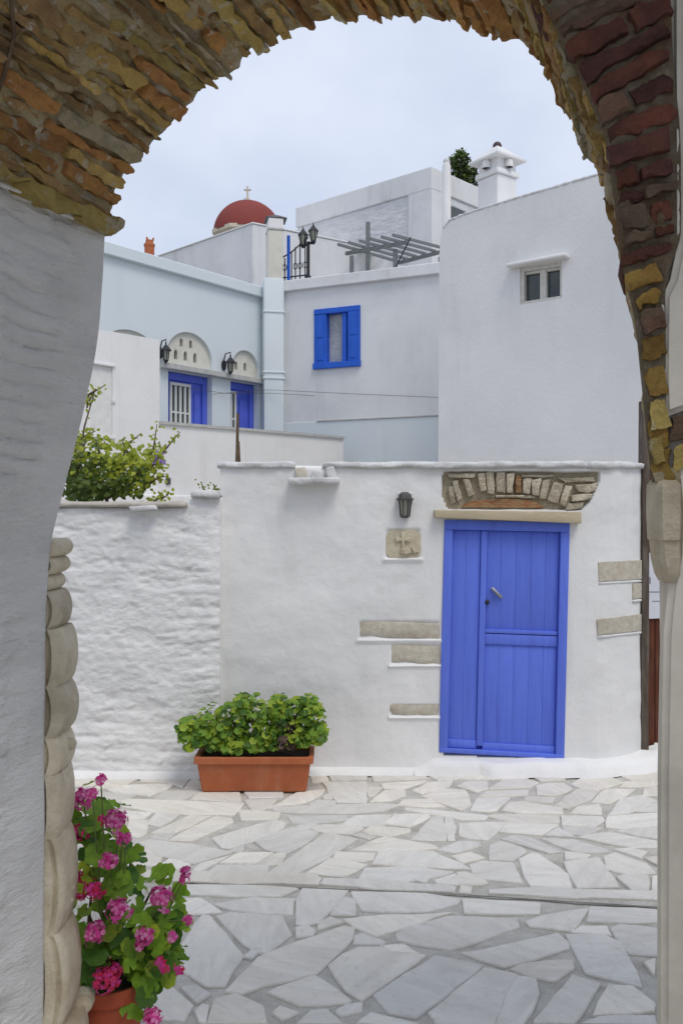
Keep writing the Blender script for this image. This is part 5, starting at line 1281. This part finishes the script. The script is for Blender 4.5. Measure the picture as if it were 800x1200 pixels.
bm = bmesh.new(); bm.from_mesh(core_o.data); bmesh.ops.recalc_face_normals(bm, faces=bm.faces[:]); bm.to_mesh(core_o.data); bm.free()
# rough stone from a warped box
ar = random.Random(33)
def rough(fn, nu, nv, nw, amp, fr_, name, m, parent):
    """fn(u, v, w) in 0..1 -> point; surface of the box, wobbled"""
    bm = bmesh.new(); vd = {}
    def V(i, j, k):
        key = (i, j, k)
        if key not in vd:
            u, v, w = i / nu, j / nv, k / nw
            # round the edges off
            p = fn(u, v, w); c = fn(.5, .5, .5)
            e = sum(1 for q, mx_ in ((i, nu), (j, nv), (k, nw)) if q in (0, mx_))
            d = (p - c)
            p = p - d * (.0 if e < 2 else (.02 if e == 2 else .05))
            p = p + Vector((fbm(p.x * fr_, p.y * fr_, p.z * fr_ + seed, 3), fbm(p.x * fr_ + 7, p.y * fr_, p.z * fr_ + seed, 3), fbm(p.x * fr_ + 13, p.y * fr_, p.z * fr_ + seed, 3))) * amp
            vd[key] = bm.verts.new(p)
        return vd[key]
    seed = ar.random() * 30
    for i in range(nu):
        for j in range(nv):
            for k in (0, nw):
                q = [V(i, j, k), V(i + 1, j, k), V(i + 1, j + 1, k), V(i, j + 1, k)]; bm.faces.new(q)
    for i in range(nu):
        for k in range(nw):
            for j in (0, nv): bm.faces.new([V(i, j, k), V(i + 1, j, k), V(i + 1, j, k + 1), V(i, j, k + 1)])
    for j in range(nv):
        for k in range(nw):
            for i in (0, nu): bm.faces.new([V(i, j, k), V(i, j + 1, k), V(i, j + 1, k + 1), V(i, j, k + 1)])
    bmesh.ops.recalc_face_normals(bm, faces=bm.faces[:])
    return obj(name, bm, m, parent, True, 28)
# soffit stones: courses run through the thickness of the wall
sR = acc[11 * 12]     # arc length where the right-hand ring begins
s = .035
while s < sR + .15:
    th = ar.uniform(.024, .062); 
    w0 = -ar.uniform(.0, .05) - .01
    while w0 < 1.0:
        ln = ar.uniform(.22, .6); w1 = min(w0 + ln, 1.03)
        if 1.0 - w1 < .12: w1 = 1.0
        pr = ar.uniform(-.009, .012); tl = ar.uniform(-.010, .010); gap = ar.uniform(.006, .020); sk = ar.uniform(-.025, .025)
        g = gap
        def fn(u, v, w, s=s, th=th, w0=w0, w1=w1, pr=pr, tl=tl, g=g, sk=sk):
            ww_ = w0 + .012 + (w1 - w0 - .024) * u
            return soff(s + g / 2 + (th - g) * v + sk * (u - .5), ww_, .035 - pr + tl * v - (.0) + .09 * w - .04)
        rough(fn, 10, 4, 2, .012, 30, 'soffit_stone', M['stones'][ar.choice([0, 0, 1, 1, 1, 2, 2, 3, 3, 4])], aw)
        w0 = w1
    s += th
# springer slab on the left
def fn(u, v, w): return soff(-.005 + .055 * v - .012 * u, -.05 + .95 * u, .0 - .03 + .11 * w + .006 * math.sin(u * 9))
rough(fn, 24, 5, 3, .026, 15, 'springer_stone', M['stones'][4], aw)
# ring of bricks on the right, on the near face
s = sR - .52
def ring_out(s):
    z = arc(s).y - SZ
    p = arc(s); nx = p.x - SX
    lim = W(790, 0, YN).x if z > 2.42 else (W(772, 0, YN).x + (W(790, 0, YN).x - W(772, 0, YN).x) * sstep(2.28, 2.42, z))
    return max(.03, lim - nx)
while s < LEN - .05:
    z = arc(s).y - SZ
    th = ar.uniform(.03, .055) if z > 2.3 else ar.uniform(.05, .10)
    ro = ring_out(s + th / 2) + ar.uniform(-.012, .008)
    if s < sR - .15: ro = ar.uniform(.17, .24)
    nseg = 1 if (ro < .11 or ar.random() < .55) else 2; cut = ar.uniform(.4, .65)
    for q in range(nseg):
        a0, a1 = (0, 1) if nseg == 1 else ((0, cut) if q == 0 else (cut + .05, 1))
        pr = ar.uniform(.002, .018); g = ar.uniform(.008, .018); dp = ar.uniform(.25, .4) if q == 0 else .06; i0 = ar.uniform(-.008, .008)
        def fn(u, v, w, s=s, th=th, ro=ro, a0=a0, a1=a1, pr=pr, g=g, dp=dp, i0=i0):
            o = (i0 if a0 == 0 else 0) + ro * (a0 + (a1 - a0) * u); ss = s + g / 2 + (th - g) * v
            p = arc(ss); nn = arcn(ss)
            if p.y < 2.75: nn = (nn + Vector((.0, .10))).normalized()
            p = p + nn * o
            yy = -.022 - pr + dp * w; return Vector((p.x - SX + SX * max(0, yy) / (YF - YN), YN + yy, p.y - SZ + SZ * max(0, yy) / (YF - YN)))
        mlist = M['redbrick'] if z > 2.36 else M['lichen'] + [M['stones'][4], M['redbrick'][2]]
        rough(fn, 8, 3, 2, .010, 32, 'ring_brick', ar.choice(mlist), aw)
    s += th
# mortar smeared between the stones: soffit sheet and ring sheet
vs_, fs = [], []; ns, nw = 420, 64
for i in range(ns + 1):
    ss = LEN * i / ns
    row = [(-.012 + .0 * k, .16 - .05 * k) for k in range(3)] + [(-.02 + 1.02 * k / nw, None) for k in range(nw + 1)]
    for w, o in row:
        q = soff(ss, w, 0); o_ = o if o is not None else .006 + .016 * fbm(ss * 9, w * 7, 4, 4) + .006 * nz(ss * 40, w * 30)
        if o is None and w > .97: o_ = .006
        p = soff(ss, w + (.012 * fbm(ss * 14, w * 3, 9, 3) if w < .02 else 0), o_); vs_.append(p)
nr = nw + 4
for i in range(ns):
    for k in range(nr - 1): a = i * nr + k; fs.append((a, a + nr, a + nr + 1, a + 1))
pyobj('soffit_mortar', vs_, fs, M['mortar'], aw, smooth=True)
vs_, fs = [], []; s0_ = sR - .6; ns, nw = 260, 26
for i in range(ns + 1):
    ss = s0_ + (LEN - s0_) * i / ns; ro = (ring_out(ss) if ss > sR - .15 else .24) + .004; p0 = arc(ss); nn = arcn(ss)
    for k in range(nw + 1):
        o_ = .004 + ro * k / nw; p = p0 + nn * o_
        vs_.append(Vector((p.x - SX, YN - .018 - (.010 * fbm(p.x * 16, p.y * 16, 2, 4) + .004 * nz(p.x * 50, p.y * 50)) * (1 if 0 < k < nw else 0) + (.018 if k == 0 else 0), p.y - SZ)))
for i in range(ns):
    for k in range(nw): a = i * (nw + 1) + k; fs.append((a, a + nw + 1, a + nw + 2, a + 1))
pyobj('ring_mortar', vs_, fs, M['ring_mortar'], aw, smooth=True)
# corbel stones at right, where the brick returns over the plaster
fnp = Frame(400, YN, (1, 0))
for q, m_ in (([(757, 494), (776, 489), (778, 522), (760, 530)], M['lichen'][0]), ([(778, 488), (812, 478), (814, 506), (780, 520)], M['redbrick'][2]), ([(758, 530), (779, 524), (781, 566), (763, 572)], M['lichen'][0]), ([(781, 522), (814, 508), (814, 534), (782, 552)], M['stones'][4]), ([(760, 556), (788, 548), (790, 566), (764, 580)], M['stones'][3])):
    c4 = [fnp.P(x, y) for x, y in q]; pr = ar.uniform(.02, .035)
    def fn(u, v, w, c4=c4, pr=pr):
        p = c4[0].lerp(c4[1], u).lerp(c4[3].lerp(c4[2], u), v); return p + Vector((.078 * w, -pr + .2 * w, 0))
    rough(fn, 5, 5, 2, .012, 18, 'corbel_stone', m_, aw)
# smooth plaster sheets on the near right pillar
def plaster(name, poly, d, m):
    bm = bmesh.new(); v0 = [bm.verts.new(fnp.P(x, y, d)) for x, y in poly]; v1 = [bm.verts.new(fnp.P(x, y, -.004)) for x, y in poly]; n = len(poly)
    ff = [bm.faces.new(v0)] + [bm.faces.new((v0[i], v0[(i + 1) % n], v1[(i + 1) % n], v1[i])) for i in range(n)]
    bmesh.ops.recalc_face_normals(bm, faces=bm.faces[:])
    es = [e for e in bm.edges if all(abs(v.co.y - (YN - d)) < 1e-5 for v in e.verts)]
    bmesh.ops.bevel(bm, geom=es, offset=.012, segments=3, affect='EDGES')
    return obj(name, bm, m, aw, True, 50)
plaster('upper_plaster', [(789, -200), (1000, -200), (1000, 430), (800, 481), (772.5, 491), (771, 440), (772, 350), (782, 330), (790, 290)], .028, M['jamb'])
plaster('pillar_plaster', [(784, 556), (800, 540), (1000, 500), (1000, 1640), (769, 1640), (770.5, 1200), (771, 900), (774, 740), (779, 690), (786, 650), (788, 600)], .03, M['jamb'])
# carved bracket stone
bm = bmesh.new(); rings = []
for y, x0, x1, d in ((562, 766, 786, .03), (568, 761, 788, .055), (600, 760.5, 787.5, .058), (632, 762, 787, .056), (633, 764, 788, .05), (655, 766, 788.5, .05), (672, 770, 789, .045), (681, 775, 789, .03)):
    rings.append([bm.verts.new(v) for v in (fnp.P(x0, y, -.02), fnp.P(x0 + 1.5, y, d - .008), fnp.P(x0 + 4, y, d), fnp.P(x1 - 3, y, d), fnp.P(x1, y, d - .008), fnp.P(x1, y, -.02))])
for a, b in zip(rings, rings[1:]):
    for k in range(6): bm.faces.new((a[k], a[(k + 1) % 6], b[(k + 1) % 6], b[k]))
bm.faces.new(rings[0]); bm.faces.new(rings[-1]); bmesh.ops.recalc_face_normals(bm, faces=bm.faces[:])
obj('carved_bracket', bm, M['marble_jamb'], aw, True, 40)
# left jamb: whitewashed coursed relief, smooth rounded edge towards the yard
lj = catmull(ljamb, 14); la = [0]
for a, b in zip(lj, lj[1:]): la.append(la[-1] + (b - a).length)
def ljat(z):
    for a, b in zip(lj, lj[1:]):
        if a.y >= z >= b.y: return a.x + (b.x - a.x) * ((a.y - z) / max(1e-9, a.y - b.y))
    return lj[-1].x if z < lj[-1].y else lj[0].x
ztopJ = ctrl[0][1] + .01
nv_, nu_ = 460, 130; vs_, fs = [], []
for j in range(nv_ + 1):
    z = -.02 + (ztopJ + .02) * j / nv_
    for i in range(nu_ + 1):
        t = i / nu_; w = 1.0 - (t / .93) * 1.0 if t < .93 else 0       # near to far
        y = YF + (YN - YF) * w
        crs = z / .050 + .5 * nz(y * 2.2, z * 1.3, 4) + .25 * nz(y * 7, z * 4, 8)
        fc = crs - math.floor(crs); groove = sstep(.0, .22, fc) * sstep(1, .8, fc)
        stren = sstep(.12, .18, w + .02 * nz(z * 6, 2)) * (.35 + .65 * sstep(-.35, .15, nz(y * 1.5, z * .9, 6)))
        o = .032 * stren * (groove - 1) * (.15 + .85 * sstep(1.75, 2.05, z)) * (.5 + 1.0 * abs(nz(y * 3.1, math.floor(crs) * 1.7, 3))) - .010 * sstep(.10, .16, w) + .010 * fbm(y * 12, z * 16, 1, 5) * (.05 + .95 * sstep(.0, .2, w)) + .005 * fbm(y * 40, z * 40, 1, 3) * stren * (.1 + stren) + .010 * fbm(y * 2, z * 1.5, 5, 2)
        o += -.012 * sstep(.2, .5, fbm(y * 5, z * 9, 21, 4)) * stren
        x = ljat(z) - SX * w + o
        if t >= .93:
            a = (t - .93) / .07 * R(90); x = ljat(z) + o - .04 * (1 - math.cos(a)); y = YF + .045 * math.sin(a)
        elif w < .05: pass
        vs_.append((x, y, z - SZ * w * sstep(0, ztopJ, z)))
for j in range(nv_):
    for i in range(nu_):
        a = j * (nu_ + 1) + i; fs.append((a, a + 1, a + nu_ + 2, a + nu_ + 1))
pyobj('jamb_plaster', vs_, fs, M['reveal'], aw, smooth=True)
# bead of plaster under the springer
b = bmesh.new(); add_tube(b, [Vector((ljat(ztopJ - .02) - SX * w + .012, YF + .03 + (YN - YF) * w, ztopJ - .004 - SZ * w + .004 * math.sin(w * 17))) for w in [k / 20 for k in range(21)]], .009, 8); obj('plaster_bead', b, M['reveal'], aw, True)
# stacked carved marble door-jamb on the yard side
cj = thing('carved_jamb', 'stacked weathered carved marble blocks along yard edge of left jamb', 'door jamb', (-.9, 2.72, 0))
YC = 2.70
fc_ = Frame(400, YC, (1, 0))
def carved(x0, x1, y0, y1, bulge, groove):
    nseg = 14; bm = bmesh.new(); rings = []; mould = ar.choice((((0, 0), (.5, -.004), (.56, .014), (.62, -.004), (.86, -.002), (.9, .012)), ((0, 0), (.62, -.006), (.70, .020), (.74, .016), (.80, -.004)), ((0, .01), (.45, .0), (.5, .016), (.55, .0), (.7, -.006), (.76, .012), (.82, -.002))))
    for i in range(nseg + 1):
        t = i / nseg; y = y0 + (y1 - y0) * t; e = max(.03, math.sin(math.pi * t)) ** .5
        xr_ = x0 + (x1 - x0) * (1 - bulge * (1 - e)); g = groove
        pr = []
        for k in range(13):
            a = math.pi * (k / 12 - .5)      # -90 front .. +90 back
            rx = xr_ - 7 * (1 - math.cos(a)) ** 1.4 * 1.0 - (1.6 if k in g else 0) + .5 * nz(k * .7, y * .12, x0)
            pr.append(fc_.P(rx, y, 0) + Vector((0, .085 * math.sin(a), 0)))
        pr.append(fc_.P(x0 - 14, y, 0) + Vector((0, .085, 0))); xa_ = x0 - 14; xb_ = pr[0].x
        for fx, dy in mould: pr.append(Vector((fc_.P(xa_, y, 0).x + (xb_ - fc_.P(xa_, y, 0).x) * fx, YC - .085 + dy * (.4 + .6 * e) + .003 * nz(y * .2, fx * 5), pr[0].z)))
        rings.append([bm.verts.new(p) for p in pr])
    n = len(rings[0])
    for a, b in zip(rings, rings[1:]):
        for k in range(n): bm.faces.new((a[k], a[(k + 1) % n], b[(k + 1) % n], b[k]))
    bm.faces.new(rings[0]); bm.faces.new(rings[-1]); bmesh.ops.recalc_face_normals(bm, faces=bm.faces[:])
    return obj('carved_block', bm, M['marble_jamb'], cj, True, 50)
for x0, x1, y0, y1, bu, g in ((54, 80, 631, 651, .35, ()), (53, 77, 650.5, 672, .5, (6,)), (52, 71, 671, 692, .6, ()), (53, 79, 691, 735, .4, (5, 8)), (56, 86, 733.5, 799, .3, (4,)), (50, 87, 797, 858, .35, (3, 5, 8)), (47, 83, 856, 902, .3, (4, 7)), (44, 82, 900, 972, .14, (5, 8)), (46, 86, 970, 1083, .28, (4,)), (48, 90, 1081, 1193, .3, (4, 6)), (40, 100, 1191, 1300, .1, ())):
    carved(x0, x1, y0, y1, bu, g)
for px, py, r in ((86, 820, .017), (85, 872, .02)):
    b = bmesh.new(); bmesh.ops.create_uvsphere(b, u_segments=10, v_segments=8, radius=r, matrix=Matrix.Translation(fc_.P(px - 3, py, 0))); obj('carved_boss', b, M['marble_jamb'], cj, True)
for k in range(6):
    b = bmesh.new(); bmesh.ops.create_uvsphere(b, u_segments=8, v_segments=6, radius=.011, matrix=Matrix.Translation(fc_.P(80 + k * .8 - (k > 4) * 2, 985 + k * 14, .0))); obj('carved_bead', b, M['marble_jamb'], cj, True)
b = Frame(400, 2.80, (1, 0)).quad([(80, 1164), (108, 1160), (113, 1176), (84, 1196)], -.05, .05, .02, seg=3); obj('base_stone', b, M['marble_jamb'], cj, True)
# thin cable clipped to the soffit
def soff_px(px, py):
    best = None
    for i in range(0, 60):
        for k in range(0, 61):
            p = soff(LEN * .45 * i / 59, k / 60, -.016); e = (400 + F * p.x / p.y - px) ** 2 + (600 - F * (p.z - EYE) / p.y - py) ** 2
            if best is None or e < best[0]: best = (e, p)
    return best[1]
cb = thing('cable', 'thin brown cable clipped under stone arch above left pier', 'cable', soff_px(8, 60)); b = bmesh.new(); add_tube(b, [soff_px(*p) for p in ((6, -40), (11, 0), (13, 40), (9, 75), (2, 105))], .005, 6); obj('wire', b, M['bark'], cb, True)
PASSAGE = True
if PASSAGE:  # unseen enclosure added to darken the arch; short ceiling and white walls relight it
    pv = thing('shade_passage', 'unseen plastered passage walls and ceiling added to shade the archway', 'passage', (0, 0, 0))
    def bx(name, x0, x1, y0, y1, z0, z1): obj(name, hexa([(x0, y0, z0), (x1, y0, z0), (x1, y1, z0), (x0, y1, z0), (x0, y0, z1), (x1, y0, z1), (x1, y1, z1), (x0, y1, z1)]), M['white'], pv)
    bx('side_wall', -2.0, -1.7, -2.0, YN - .003, -.05, 3.55); bx('side_wall', 1.5, 1.8, -2.0, YN - .003, -.05, 3.55); bx('ceiling', -2.0, 1.8, 1.05, YN - .003, 3.56, 3.75)
